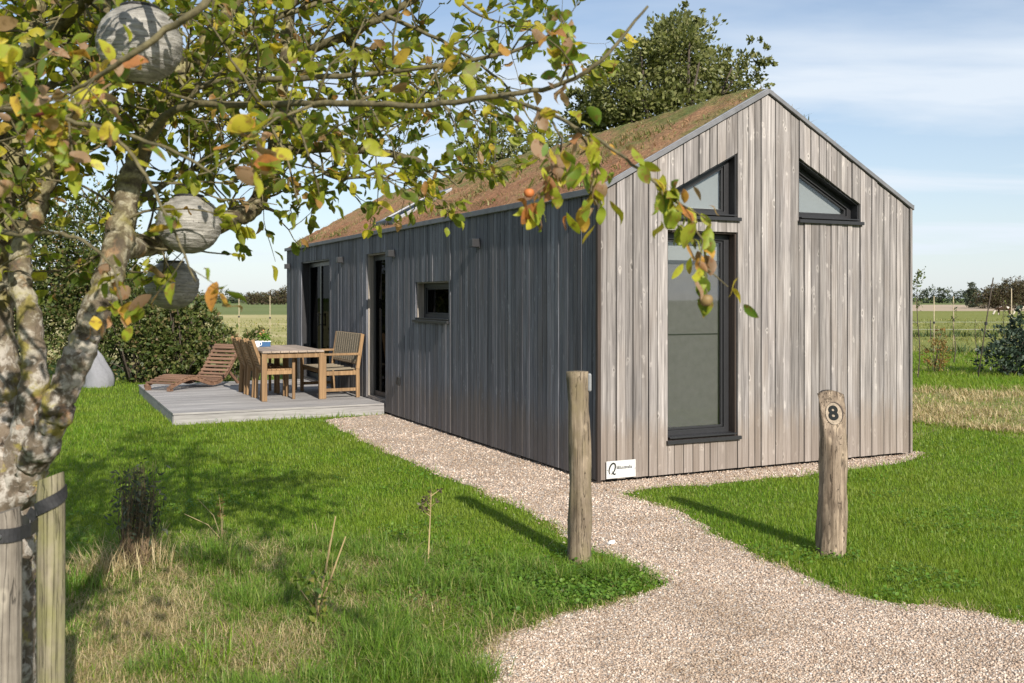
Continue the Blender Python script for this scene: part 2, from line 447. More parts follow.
M['clover'] = leafmat('clover leaves', [(0.0, (0.06, 0.14, 0.014)), (0.7, (0.11, 0.21, 0.022)), (1.0, (0.17, 0.25, 0.045))], 0.35)
M['bramble'] = leafmat('bramble leaves', [(0.0, (0.05, 0.10, 0.02)), (0.7, (0.16, 0.20, 0.03)), (1.0, (0.24, 0.16, 0.05))], 0.3)
M['grass'] = leafmat('lawn grass', [(0.0, (0.088, 0.182, 0.010)), (0.5, (0.148, 0.262, 0.015)), (0.9, (0.21, 0.295, 0.023)), (1.0, (0.30, 0.29, 0.09))], 0.42, 0.5, patch=(0.21, 0.27, 0.03))
M['roughgrass'] = leafmat('rough grass', [(0.0, (0.08, 0.17, 0.014)), (0.5, (0.14, 0.25, 0.024)), (0.85, (0.20, 0.28, 0.05)), (1.0, (0.36, 0.32, 0.13))], 0.42, 0.5)
M['drygrass'] = leafmat('dry grass', [(0.0, (0.26, 0.19, 0.085)), (0.5, (0.42, 0.33, 0.17)), (1.0, (0.54, 0.45, 0.27))], 0.25, 0.6)
M['sedumplant'] = leafmat('sedum tufts', [(0.0, (0.11, 0.155, 0.04)), (0.5, (0.20, 0.22, 0.07)), (0.72, (0.30, 0.22, 0.11)), (1.0, (0.36, 0.18, 0.10))], 0.25)

def groundmat():
    t = NT('lawn soil and turf')
    c = t.coord()
    n = t.noise(c, 1.3, 5, 0.6); f = t.noise(c, 40, 4, 0.6)
    col = t.mix(t.ramp(f, [(0.3, 0.0), (0.7, 1.0)]), (0.06, 0.10, 0.014), (0.115, 0.17, 0.024))
    col = t.mix(t.ramp(n, [(0.55, 0.0), (0.75, 0.5)]), col, (0.13, 0.115, 0.05))
    return t.bsdf(col, 0.95, normal=t.bump(f, 0.8, 0.02), spec=0.1)
M['ground'] = groundmat()

def fieldmat(name, a, b, c3, sx=1.0, sy=1.0, sc=0.05):
    t = NT(name)
    n1 = t.noise(t.coord((sx, sy, 1)), sc, 6, 0.65)
    n2 = t.noise(t.coord(), 3.0, 4, 0.7)
    col = t.mix(t.ramp(n1, [(0.35, 0.0), (0.65, 1.0)]), a, b)
    col = t.mix(t.ramp(n2, [(0.4, 0.0), (0.75, 0.6)]), col, c3)
    return t.bsdf(col, 0.95, normal=t.bump(n2, 0.7, 0.15), spec=0.1)

def gravelmat():
    t = NT('gravel bed')
    c = t.coord()
    v = t.n('ShaderNodeTexVoronoi'); t.l(c, v.inputs['Vector']); v.inputs['Scale'].default_value = 70
    wn = t.n('ShaderNodeTexWhiteNoise', noise_dimensions='3D'); t.l(v.outputs['Color'], wn.inputs['Vector'])
    col = t.ramp(wn.outputs['Value'], GRAVEL)
    col = t.mix(t.ramp(v.outputs['Distance'], [(0.5, 0.0), (0.85, 0.6)]), col, (0.2, 0.15, 0.11))
    n = t.noise(c, 2.0, 4, 0.6)
    col = t.mix(1.0, col, t.ramp(n, [(0.3, 0.85), (0.7, 1.1)]), 'MULTIPLY')
    h = t.math('SUBTRACT', 1.0, v.outputs['Distance'])
    return t.bsdf(col, 0.85, normal=t.bump(h, 0.9, 0.012), spec=0.3)
GRAVEL = [(0.0, (0.20, 0.145, 0.11)), (0.12, (0.33, 0.245, 0.185)), (0.5, (0.46, 0.36, 0.28)), (0.8, (0.55, 0.46, 0.38)), (0.95, (0.68, 0.63, 0.57)), (1.0, (0.24, 0.205, 0.185))]
M['gravelbed'] = gravelmat()
def pebblemat():
    t = NT('gravel stones')
    wn = t.n('ShaderNodeTexWhiteNoise', noise_dimensions='1D'); t.l(t.island(), wn.inputs['W'])
    col = t.ramp(wn.outputs['Value'], GRAVEL)
    n = t.noise(t.coord(), 120, 3, 0.6)
    col = t.mix(1.0, col, t.ramp(n, [(0.3, 0.85), (0.7, 1.12)]), 'MULTIPLY')
    d = t.noise(t.coord(), 1.5, 5, 0.65)
    col = t.mix(1.0, col, t.ramp(d, [(0.36, (0.70, 0.66, 0.60)), (0.56, (1.05, 1.04, 1.03))]), 'MULTIPLY')
    return t.bsdf(col, 0.8, spec=0.3)
M['pebble'] = pebblemat()

def sedummat():
    t = NT('sedum mat')
    c = t.coord()
    n1 = t.noise(c, 2.2, 5, 0.65); n2 = t.noise(c, 28, 5, 0.7)
    sp = t.n('ShaderNodeSeparateXYZ'); t.l(c, sp.inputs[0])
    n1 = t.math('ADD', n1, t.math('MULTIPLY', t.math('SUBTRACT', sp.outputs[0], 0.9), 0.17))
    col = t.ramp(n1, [(0.3, (0.33, 0.17, 0.095)), (0.5, (0.34, 0.205, 0.11)), (0.64, (0.21, 0.19, 0.07)), (0.76, (0.12, 0.155, 0.045))])
    col = t.mix(1.0, col, t.ramp(n2, [(0.3, 0.5), (0.7, 1.4)]), 'MULTIPLY')
    return t.bsdf(col, 0.95, normal=t.bump(n2, 1.0, 0.06), spec=0.1)
M['sedum'] = sedummat()

# ------------------------------------------------------------------ camera, light, sky
cam = bpy.data.cameras.new('Camera'); cam.sensor_width = 36.0; cam.lens = F/1024*36.0
cam.shift_y = -(341.5-HZ)/1024; cam.clip_end = 6000; cam.clip_start = 0.05
cam.dof.use_dof = True; cam.dof.focus_distance = 9.0; cam.dof.aperture_fstop = 7.1
co = bpy.data.objects.new('Camera', cam); C.objects.link(co)
co.location = (0, 0, CH); co.rotation_euler = (R(90), 0, 0)
S.camera = co

EL = R(29)
th = R(3.0)
sd = -UU*math.cos(th) - VV*math.sin(th)           # horizontal direction towards the sun
SUN = Vector((sd[0]*math.cos(EL), sd[1]*math.cos(EL), math.sin(EL)))
sl = bpy.data.lights.new('Sun', 'SUN'); sl.energy = 5.0; sl.angle = R(0.53); sl.color = (1.0, 0.93, 0.83)
so = bpy.data.objects.new('Sun', sl); C.objects.link(so)
so.rotation_euler = SUN.to_track_quat('Z', 'Y').to_euler(); so.location = (3, -8, 12)

w = bpy.data.worlds.new('World'); S.world = w; w.use_nodes = True
wt = w.node_tree; wt.nodes.clear()
wo = wt.nodes.new('ShaderNodeOutputWorld'); bg = wt.nodes.new('ShaderNodeBackground')
sky = wt.nodes.new('ShaderNodeTexSky'); sky.sky_type = 'NISHITA'; sky.sun_disc = False
sky.sun_elevation = EL; sky.sun_rotation = math.atan2(SUN.x, SUN.y); sky.air_density = 1.0; sky.dust_density = 0.5; sky.ozone_density = 3.0
tc = wt.nodes.new('ShaderNodeTexCoord')
sep = wt.nodes.new('ShaderNodeSeparateXYZ'); wt.links.new(tc.outputs['Generated'], sep.inputs[0])
def wm(op, a, b, cl=False):
    n = wt.nodes.new('ShaderNodeMath'); n.operation = op; n.use_clamp = cl
    for i, x in enumerate((a, b)):
        if isinstance(x, bpy.types.NodeSocket): wt.links.new(x, n.inputs[i])
        else: n.inputs[i].default_value = x
    return n.outputs[0]
zz = wm('ADD', wm('MAXIMUM', sep.outputs[2], 0.0), 0.10)
cmb = wt.nodes.new('ShaderNodeCombineXYZ')
wt.links.new(wm('DIVIDE', sep.outputs[0], zz), cmb.inputs[0]); wt.links.new(wm('DIVIDE', sep.outputs[1], zz), cmb.inputs[1])
mp = wt.nodes.new('ShaderNodeMapping'); wt.links.new(cmb.outputs[0], mp.inputs[0])
mp.inputs['Scale'].default_value = (0.55, 1.15, 1); mp.inputs['Rotation'].default_value = (0, 0, R(8)); mp.inputs['Location'].default_value = (3.3, 1.55, 0)
cn = wt.nodes.new('ShaderNodeTexNoise'); wt.links.new(mp.outputs[0], cn.inputs[0])
cn.inputs['Scale'].default_value = 0.9; cn.inputs['Detail'].default_value = 7; cn.inputs['Roughness'].default_value = 0.52; cn.inputs['Distortion'].default_value = 0.4
cr = wt.nodes.new('ShaderNodeValToRGB'); wt.links.new(cn.outputs[0], cr.inputs[0])
cr.color_ramp.elements[0].position = 0.40; cr.color_ramp.elements[0].color = (0.20, 0.20, 0.20, 1)
cr.color_ramp.elements[1].position = 0.64; cr.color_ramp.elements[1].color = (0.92, 0.92, 0.92, 1)
mx = wt.nodes.new('ShaderNodeMix'); mx.data_type = 'RGBA'
veil = wm('MULTIPLY', wm('SUBTRACT', 1.0, wm('MULTIPLY', wm('MAXIMUM', sep.outputs[2], 0.0), 3.0), True), 0.66)
wt.links.new(wm('MAXIMUM', cr.outputs[0], veil), mx.inputs[0]); wt.links.new(sky.outputs[0], mx.inputs[6]); mx.inputs[7].default_value = (6.3, 6.9, 7.6, 1)
wt.links.new(mx.outputs[2], bg.inputs[0]); bg.inputs[1].default_value = 0.088
wt.links.new(bg.outputs[0], wo.inputs[0])
S.view_settings.view_transform = 'Standard'; S.view_settings.look = 'None'; S.view_settings.exposure = 0.58; S.view_settings.gamma = 1.0

# ------------------------------------------------------------------ setting: ground, fields, path
PATH = [tuple(H(0.4, 5.6)[:2])] + [G(*p) for p in [(388, 414.5), (322, 420), (345, 433), (365, 443), (405, 461), (447, 479), (500, 500), (546, 521), (567, 536), (592, 552), (624, 560), (656, 575), (671, 587), (645, 596), (610, 608), (570, 614), (539, 627), (505, 636), (486, 650), (484, 668), (480, 700), (470, 780)]] \
     + [(-0.3, 1.0), (-0.2, -3.0), (6.0, -3.0), (6.0, 3.4)] + [G(*p) for p in [(1200, 660), (1090, 637), (1024, 624), (985, 611), (930, 604), (885, 601), (840, 592), (795, 574), (745, 551), (705, 527), (665, 507), (640, 500), (622, 494), (645, 489), (700, 485.5), (760, 479.5), (830, 472), (880, 466), (912, 460), (926, 453)]] + [tuple(H(3.75, 0.3)[:2]), tuple(H(3.4, 0.3)[:2])]

def refine(poly, step=0.10, amp=0.05):
    out = []
    n = len(poly)
    for i in range(n):
        a = np.array(poly[i]); b = np.array(poly[(i+1) % n]); L = np.linalg.norm(b-a)
        k = max(1, int(L/step)); nrm = np.array([-(b-a)[1], (b-a)[0]])/max(L, 1e-6)
        for j in range(k):
            q = a + (b-a)*j/k
            q = q + nrm*(vnoise(q[:1], q[1:], 3.0)[0]-0.5)*2*amp + nrm*(vnoise(q[:1], q[1:], 11.0)[0]-0.5)*amp
            out.append(tuple(q))
    return out
PATHR = refine(PATH)

def sheet(name, poly, z, mat, kind='structure'):
    m = MB(); m.add([(x, y, z) for x, y in poly], [tuple(range(len(poly)))])
    o = m.build(name, mat)
    return tag(o, kind=kind)
gm = MB()
gm.add([(-3000, -300, 0), (3000, -300, 0), (3000, 5000, 0), (-3000, 5000, 0)], [(0, 1, 2, 3)])
tag(gm.build('ground', M['ground']), kind='structure')
def poly_sheet(name, poly, z, mat):
    bm = bmesh.new()
    vs = [bm.verts.new((x, y, z)) for x, y in poly]
    es = [bm.edges.new((vs[i], vs[(i+1) % len(vs)])) for i in range(len(vs))]
    bmesh.ops.triangle_fill(bm, edges=es, use_beauty=True, use_dissolve=False, normal=(0, 0, 1))
    bmesh.ops.recalc_face_normals(bm, faces=bm.faces[:])
    me = bpy.data.meshes.new(name); bm.to_mesh(me); bm.free()
    if me.polygons and me.polygons[0].normal.z < 0: me.flip_normals()
    me.materials.append(mat)
    o = bpy.data.objects.new(name, me); C.objects.link(o)
    return tag(o, kind='structure')
poly_sheet('gravel_path', PATHR, 0.004, M['gravelbed'])

M['pasture'] = fieldmat('dry pasture', (0.26, 0.25, 0.085), (0.46, 0.39, 0.22), (0.22, 0.23, 0.07), 0.25, 1.0, 0.22)
M['meadow'] = fieldmat('green meadow', (0.135, 0.165, 0.03), (0.19, 0.20, 0.055), (0.24, 0.23, 0.085), 0.3, 1.0, 0.2)
M['crop'] = fieldmat('green crop', (0.125, 0.155, 0.055), (0.155, 0.18, 0.07), (0.14, 0.165, 0.06), 0.1, 1, 0.05)
M['stubble'] = fieldmat('bare stubble', (0.36, 0.28, 0.20), (0.44, 0.35, 0.26), (0.38, 0.31, 0.22), 0.2, 1, 0.1)
M['roughground'] = fieldmat('rough dry ground', (0.12, 0.16, 0.035), (0.24, 0.21, 0.09), (0.30, 0.25, 0.12), 1, 1, 1.1)
sheet('pasture_field', [(-90, 24), (-1, 24), (-1, 95), (-90, 95)], 0.004, M['pasture'])
sheet('crop_field', [(-260, 95), (-1, 95), (-1, 290), (-260, 290)], 0.004, M['crop'])
sheet('meadow_field', [(-0.99, 29), (90, 29), (90, 122), (-0.99, 122)], 0.004, M['meadow'])
sheet('stubble_field', [(-0.99, 122.01), (260, 122.01), (260, 235), (-0.99, 235)], 0.004, M['stubble'])
sheet('far_crop_field', [(-0.99, 235.01), (260, 235.01), (260, 420), (-0.99, 420)], 0.004, M['crop'])
poly_sheet('rough_ground', refine([G(900, 440), G(960, 424), G(1024, 440), G(1200, 460), (14, 14), (14, 17.6), (6.2, 17.8), G(905, 395)], 0.3, 0.15), 0.003, M['roughground'])

# ------------------------------------------------------------------ gravel stones
ph = (1+5**0.5)/2
ICO = np.array([(-1,ph,0),(1,ph,0),(-1,-ph,0),(1,-ph,0),(0,-1,ph),(0,1,ph),(0,-1,-ph),(0,1,-ph),(ph,0,-1),(ph,0,1),(-ph,0,-1),(-ph,0,1)])/1.9
ICOF = [(0,11,5),(0,5,1),(0,1,7),(0,7,10),(0,10,11),(1,5,9),(5,11,4),(11,10,2),(10,7,6),(7,1,8),(3,9,4),(3,4,2),(3,2,6),(3,6,8),(3,8,9),(4,9,5),(2,4,11),(6,2,10),(8,6,7),(9,8,1)]
def pebbles(n):
    Y = 1.0/rng.uniform(1/15.0, 1/3.4, n*3)**1.0
    Y = np.where(rng.uniform(size=n*3) < 0.75, Y, rng.uniform(3.4, 14.5, n*3))
    X = rng.uniform(-0.6, 0.92, n*3)*Y
    jt = np.where(rng.random(len(X)) < 0.12, 0.09, 0.025)
    jx = X + rng.normal(0, 1, len(X))*jt; jy = Y + rng.normal(0, 1, len(X))*jt
    k = in_poly(jx, jy, PATHR)
    X, Y = X[k][:n], Y[k][:n]
    m = len(X)
    s = 0.0030 + 0.0050*rng.random(m)**2.8
    s *= np.clip(Y/6.0, 0.85, 1.35)
    sc = np.stack([s*rng.uniform(0.8, 1.35, m), s*rng.uniform(0.8, 1.2, m), s*rng.uniform(0.5, 0.85, m)], 1)
    tilt = frames(np.stack([np.cos(a := rng.uniform(0, 6.28, m)), np.sin(a), rng.normal(0, 0.25, m)], 1), rng.normal(0, 0.35, m))
    tv = ICO[None] * rng.uniform(0.78, 1.15, (m, 12, 1))
    return instance(tv, ICOF, np.stack([X, Y, 0.004 + s*rng.uniform(0.1, 0.6, m)], 1), tilt, sc)
v, l, st = pebbles(150000)
tag(np_mesh('gravel_stones', v, l, st, M['pebble']), 'loose beige and pink gravel covering the path', 'gravel', kind='stuff')

# ------------------------------------------------------------------ grass
DECK = [tuple(H(s, t)[:2]) for s, t in ((0.2, 5.7), (-2.81, 5.7), (-2.81, 10.2), (0.2, 10.2))]
HOUSE = [tuple(H(s, t)[:2]) for s, t in ((-0.02, -0.03), (3.7, -0.03), (3.7, 11.6), (-0.02, 11.6))]
BL = np.array([(-0.5, 0, 0), (0.5, 0, 0), (-0.38, 0.10, 0.55), (0.38, 0.10, 0.55), (0, 0.36, 1.0)])
BLF = [(0, 1, 3, 2), (2, 3, 4)]
def dryness(X, Y):
    d = np.zeros_like(X)
    for px, py, r, a in [(150, 625, 0.42, 1.0), (240, 655, 0.35, 0.8), (110, 670, 0.35, 0.9), (250, 560, 0.30, 0.8), (300, 640, 0.22, 0.9), (180, 575, 0.22, 0.8), (205, 545, 0.22, 0.6), (420, 600, 0.25, 0.35), (370, 570, 0.3, 0.5), (100, 590, 0.25, 0.7), (510, 640, 0.18, 0.5), (345, 600, 0.2, 0.5), (60, 650, 0.4, 0.6)]:
        gx, gy = G(px, py)
        d = np.maximum(d, a*np.exp(-(((X-gx)/r)**2 + ((Y-gy)/(r*1.6))**2)))
    return d * (0.5 + 1.0*vnoise(X, Y, 5.0))
def roughness_zone(X, Y):
    """1 in the unmown corner round the apple tree and the plain post"""
    edge = 6.35 - 0.25*np.clip(X+0.5, -1.2, 1.2) + (vnoise(X, Y, 1.7)-0.5)*0.7
    return ((Y < edge) & (X < 0.95)).astype(float)
def scatter(n, y0, y1, xl, xr, power):
    u = rng.random(n); a = 1-power
    Y = (y0**a + u*(y1**a - y0**a))**(1/a)
    X = rng.uniform(xl, xr, n)*Y
    return X, Y
def blades(X, Y, hgt, wid, lean, curl=1.0):
    n = len(X)
    az = rng.uniform(0, 6.283, n)
    tv = np.broadcast_to(BL, (n, 5, 3)).copy()
    ln = np.abs(rng.normal(0, 1, n))*lean
    tv[:, 2:4, 1] = (0.12 + 0.45*ln)[:, None]; tv[:, 4, 1] = 0.3*curl + 1.1*ln
    tv[:, 4, 2] = 1.0/np.sqrt(1+ln**2); tv[:, 2:4, 2] = (0.56/np.sqrt(1+0.4*ln**2))[:, None]
    c, s = np.cos(az), np.sin(az); z = np.zeros(n); o = np.ones(n)
    rot = np.stack([np.stack([c, -s, z], 1), np.stack([s, c, z], 1), np.stack([z, z, o], 1)], 1)
    sc = np.stack([wid, hgt, hgt], 1)
    return instance(tv, BLF, np.stack([X, Y, np.zeros(n)], 1), rot, sc)
def outside(X, Y, jit=0.03):
    jx = X + rng.normal(0, jit, len(X)); jy = Y + rng.normal(0, jit, len(X))
    return ~in_poly(jx, jy, PATHR) & ~in_poly(X, Y, DECK) & ~in_poly(X, Y, HOUSE)
# mown lawn
X, Y = scatter(980000, 3.6, 20.0, -0.85, 0.92, 1.7)
rz = roughness_zone(X, Y)
k = outside(X, Y, 0.02 + 0.05*vnoise(X, Y, 4.0)) & ((rz < 0.5) | (rng.random(len(X)) < 0.30)) & ~((X > 0.36*Y) & (Y > 12.2 - 11*(X/Y-0.4) + vnoise(X, Y, 0.8)*1.2) & (Y < 17.3 + vnoise(X, Y, 0.6)) & (rng.random(len(X)) < 0.72))
X, Y = X[k], Y[k]
pat = vnoise(X, Y, 2.2)
hg = (0.018 + 0.021*rng.random(len(X))) * (0.75 + 0.55*pat) * np.clip(Y/9, 0.9, 1.4)
tall = rng.random(len(X)) < 0.05
hg = np.where(tall, hg*1.9, hg)
wd = 0.0032*np.clip(Y/5.5, 0.85, 2.4)*rng.uniform(0.7, 1.3, len(X))
v, l, st = blades(X, Y, hg, wd, 0.55)
tag(np_mesh('lawn_grass', v, l, st, M['grass']), 'short bright green lawn grass around the cabin', 'grass', kind='stuff')
# unmown rough grass
X, Y = scatter(210000, 3.6, 7.2, -0.7, 0.2, 1.6)
dr = dryness(X, Y)
tuft = 0.6*vnoise(X, Y, 3.3) + 0.4*vnoise(X, Y, 8.0)
k = outside(X, Y, 0.05) & (roughness_zone(X, Y) > 0.5) & (rng.random(len(X)) > dr*1.05) & (rng.random(len(X)) < 0.12 + 1.5*tuft**2.2)
X, Y, tuft = X[k], Y[k], tuft[k]
hg = (0.028 + 0.07*rng.random(len(X))**1.4) * (0.4 + 1.7*tuft**2)
tx, ty = scatter(900, 3.8, 6.4, -0.62, 0.12, 1.3)
k = outside(tx, ty, 0.0) & (roughness_zone(tx, ty) > 0.5) & (vnoise(tx, ty, 2.0) > 0.48) & (dryness(tx, ty) < 0.75)
tx, ty = tx[k][:110], ty[k][:110]
X = np.concatenate([X, np.repeat(tx, 90) + rng.normal(0, 0.028, 90*len(tx))]); Y = np.concatenate([Y, np.repeat(ty, 90) + rng.normal(0, 0.028, 90*len(tx))])
hg = np.concatenate([hg, np.repeat(rng.uniform(0.07, 0.15, len(tx)), 90)*rng.uniform(0.5, 1.15, 90*len(tx))])
v, l, st = blades(X, Y, hg, 0.0036*rng.uniform(0.6, 1.4, len(X)), 0.85)
tag(np_mesh('rough_grass', v, l, st, M['roughgrass']), 'uneven unmown grass in the near left corner', 'grass', kind='stuff')
# dry straw
X, Y = scatter(130000, 3.6, 7.0, -0.7, 0.2, 1.4)
k = outside(X, Y, 0.04) & (rng.random(len(X)) < dryness(X, Y)*0.95 + 0.015) & (Y < 6.9)
X, Y = X[k], Y[k]
v, l, st = blades(X, Y, 0.028 + 0.05*rng.random(len(X)), 0.0026*rng.uniform(0.6, 1.4, len(X)), 1.9)
v2 = [v]; l2 = [l]; s2 = [st]
X, Y = scatter(60000, 10.5, 22, 0.38, 0.8, 1.2)
k = outside(X, Y) & (rng.random(len(X)) < 0.2 + 0.9*(vnoise(X, Y, 1.1) > 0.5)) & (Y > 11.9 - 11*(X/Y-0.4) + vnoise(X, Y, 0.8)*1.2) & (Y < 17.3 + vnoise(X, Y, 0.6))
X, Y = X[k], Y[k]
v, l, st = blades(X, Y, 0.04 + 0.07*rng.random(len(X)), 0.010*rng.uniform(0.6, 1.4, len(X)), 1.2)
v2.append(v); l2.append(l + len(v2[0])); s2.append(st + len(l2[0]))
# withered grass along the path edges
X, Y = scatter(260000, 3.8, 12, -0.3, 0.66, 1.5)
ed = rng.uniform(0.0, 0.13, len(X))
q = (in_poly(X + ed*np.cos(a := rng.uniform(0, 6.28, len(X))), Y + ed*np.sin(a), PATHR) != in_poly(X, Y, PATHR)) & ~in_poly(X, Y, HOUSE) & (vnoise(X, Y, 2.5)*0.7 + vnoise(X, Y, 7.0)*0.3 > 0.5)
X, Y = X[q], Y[q]
v, l, st = blades(X, Y, 0.02 + 0.03*rng.random(len(X)), 0.0035*rng.uniform(0.6, 1.4, len(X)), 1.2)
b1 = sum(len(a) for a in v2); b2 = sum(len(a) for a in l2)
v2.append(v); l2.append(l + b1); s2.append(st + b2)
tag(np_mesh('dry_grass', np.concatenate(v2), np.concatenate(l2), np.concatenate(s2), M['drygrass']), 'withered straw coloured grass lying in patches', 'grass', kind='stuff')
# clover and low leaves near the plain post
def flatleaf(n_, pts, size, mat, name, lab, cat):
    pass
DISC = np.array([(0, 0, 0)] + [(math.cos(a)*0.5, math.sin(a)*0.42, 0.08) for a in np.linspace(0, 6.283, 7)[:-1]])
DISCF = [(0, 1, 2), (0, 2, 3), (0, 3, 4), (0, 4, 5), (0, 5, 6), (0, 6, 1)]
X, Y = scatter(40000, 4.4, 6.6, -0.35, 0.2, 1.2)
X2, Y2 = scatter(90000, 4.8, 11.0, -0.6, 0.6, 1.5)
k = (vnoise(X2, Y2, 1.3)*0.6 + vnoise(X2, Y2, 4.0)*0.4 > 0.66) & (rng.random(len(X2)) < 0.35)
X2, Y2 = X2[k], Y2[k]
cx, cy = G(590, 588)
dd = np.exp(-(((X-cx)/0.38)**2 + ((Y-cy)/0.33)**2)) + 0.5*np.exp(-(((X+0.35)/0.3)**2 + ((Y-5.6)/0.35)**2))
k = rng.random(len(X)) < dd*0.85
X = np.concatenate([X[k], X2]); Y = np.concatenate([Y[k], Y2])
k = outside(X, Y, 0.01)
X, Y = X[k], Y[k]; n = len(X)
rot = frames(np.stack([rng.normal(size=n), rng.normal(size=n), rng.normal(0, 0.35, n)], 1), rng.normal(0, 0.5, n))
v, l, st = instance(DISC, DISCF, np.stack([X, Y, rng.uniform(0.015, 0.05, n)], 1), rot, rng.uniform(0.013, 0.026, n))
tag(np_mesh('clover_patch', v, l, st, M['clover']), 'low clover leaves spreading at the foot of the plain post', 'clover', kind='stuff')
X, Y = scatter(60000, 17.0, 29.0, 0.36, 0.75, 1.2)
k = rng.random(len(X)) < 0.35 + 0.8*vnoise(X, Y, 0.7)
X, Y = X[k], Y[k]
v, l, st = blades(X, Y, 0.05 + 0.07*rng.random(len(X)), 0.010*np.clip(Y/20, 1, 1.5), 0.6)
tag(np_mesh('verge_grass', v, l, st, M['grass']), 'lush green grass strip between the rough patch and the meadow', 'grass', kind='stuff')
# taller coarse grass on the meadow and the pasture, a little darker rows
X, Y = scatter(50000, 20, 75, -0.34, 0.75, 1.3)
k = ~in_poly(X, Y, HOUSE) & (rng.random(len(X)) < vnoise(X, Y, 0.35))
X, Y = X[k], Y[k]
v, l, st = blades(X, Y, 0.05 + 0.11*rng.random(len(X)), 0.02*np.clip(Y/25, 1, 2.5), 0.9)
M['fieldgrass'] = leafmat('field grass', [(0.0, (0.12, 0.15, 0.03)), (0.6, (0.22, 0.22, 0.06)), (1.0, (0.38, 0.32, 0.14))], 0.3)
tag(np_mesh('field_grass', v, l, st, M['fieldgrass']), 'coarse yellowish grass on the open fields', 'grass', kind='stuff')
sx, sy = [], []
for yy, dn in ((41.0, 2600), (28.5, 2600)):
    sx.append(rng.uniform(12, 46, dn)); sy.append(yy + rng.normal(0, 0.35, dn))
X = np.concatenate(sx); Y = np.concatenate(sy)
v, l, st = blades(X, Y, 0.18 + 0.2*rng.random(len(X)), 0.035*rng.uniform(0.6, 1.4, len(X)), 0.6)
M['tallgrass'] = leafmat('dark sedge', [(0.0, (0.03, 0.06, 0.015)), (0.8, (0.07, 0.11, 0.03)), (1.0, (0.2, 0.18, 0.07))], 0.25)  # two bands of taller, darker blades
tag(np_mesh('dark_grass_rows', v, l, st, M['tallgrass']), 'dark sedge rows across the right meadow', 'grass', kind='stuff')

# ------------------------------------------------------------------ the cabin
W, L, EV, SL = 3.64, 11.6, 2.515, 0.548
MID = W/2; RIDGE = EV + SL*MID
BASE = 0.035
cabin = empty('wooden_cabin', (AX, AY, 0), ROT)
tag(cabin, 'grey weathered timber cabin with gabled front and sedum roof', 'cabin')
def roofz(s): return EV + SL*(s if s < MID else W-s)
TALL = dict(x0=0.691, x1=1.467, lo=lambda x: 0.33, hi=lambda x: 2.205)
LTRI = dict(x0=0.691, x1=1.467, lo=lambda x: 2.335, hi=lambda x: 2.535 + (x-0.691)*0.52)
RTRI = dict(x0=2.2, x1=2.975, lo=lambda x: 2.345, hi=lambda x: 2.935 - (x-2.2)*0.53)
DOOR1 = dict(x0=8.58, x1=10.48, lo=lambda x: 0.17, hi=lambda x: 2.245)
DOOR2 = dict(x0=5.70, x1=6.56, lo=lambda x: 0.17, hi=lambda x: 2.235)
SWIN = dict(x0=3.37, x1=4.5, lo=lambda x: 1.325, hi=lambda x: 1.80)
def strips(bounds, base, top, ops):
    out = []
    for x0, x1 in bounds:
        xm = (x0+x1)/2
        cut = sorted([o for o in ops if o['x0']-1e-6 <= xm <= o['x1']+1e-6], key=lambda o: o['lo'](xm))
        lo = (base, base)
        for o in cut:
            out.append((x0, x1, lo[0], lo[1], o['lo'](x0), o['lo'](x1)))
            lo = (o['hi'](x0), o['hi'](x1))
        out.append((x0, x1, lo[0], lo[1], top(x0), top(x1)))
    return [s_ for s_ in out if s_[4]-s_[2] > 0.004 or s_[5]-s_[3] > 0.004]
def board_bounds(a, b, forced, widths, gap):
    xs = [a]
    f = sorted(x for x in forced if a+0.01 < x < b-0.01) + [b]
    for lim in f:
        while lim - xs[-1] > 1e-6:
            wd_ = random.choice(widths)
            nx = xs[-1] + wd_
            if lim - nx < 0.05: nx = lim
            if nx - xs[-1] > 0.19: nx = xs[-1] + (nx - xs[-1])/2
            xs.append(nx)
    return [(xs[i]+gap/2, xs[i+1]-gap/2) for i in range(len(xs)-1)]
WID = [0.05, 0.06, 0.07, 0.08, 0.09, 0.115]
def front(a, b, d): return (a, -d, b)
def side(a, b, d): return (-d, a, b)
random.seed(21)
def clad(bounds, base, top, ops, fn, name, mat, parent, dv=(0.018, 0.034)):
    m = MB()
    for x0, x1, a0, a1, b0, b1 in strips(bounds, base, top, ops):
        d = random.uniform(*dv)
        e = 0.0028 if dv[1] > 0.03 else 0.0015
        # chamfered front edge: a back outline and a slightly smaller front one
        v = [fn(x0, a0, 0.004), fn(x1, a1, 0.004), fn(x1, b1, 0.004), fn(x0, b0, 0.004),
             fn(x0, a0, d-e), fn(x1, a1, d-e), fn(x1, b1, d-e), fn(x0, b0, d-e),
             fn(x0+e, a0, d), fn(x1-e, a1, d), fn(x1-e, b1, d), fn(x0+e, b0, d)]
        f = [(0,1,5,4),(1,2,6,5),(2,3,7,6),(3,0,4,7),(4,5,9,8),(5,6,10,9),(6,7,11,10),(7,4,8,11),(8,9,10,11)]
        m.add(v, f)
    return m.build(name, mat, parent)
gb = board_bounds(0.0, W, [0.691, 1.467, MID, 2.2, 2.975], [0.062, 0.07, 0.08, 0.09, 0.1], 0.0055)
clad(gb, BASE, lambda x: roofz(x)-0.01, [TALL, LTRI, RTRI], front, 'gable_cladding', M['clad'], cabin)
sb = board_bounds(0.0, L, [3.37, 4.5, 5.7, 6.56, 8.58, 10.48], [0.075, 0.085, 0.095], 0.007)
clad(sb, BASE, lambda x: EV-0.005, [SWIN, DOOR1, DOOR2], side, 'side_cladding', M['clad_shaded'], cabin, (0.022, 0.029))
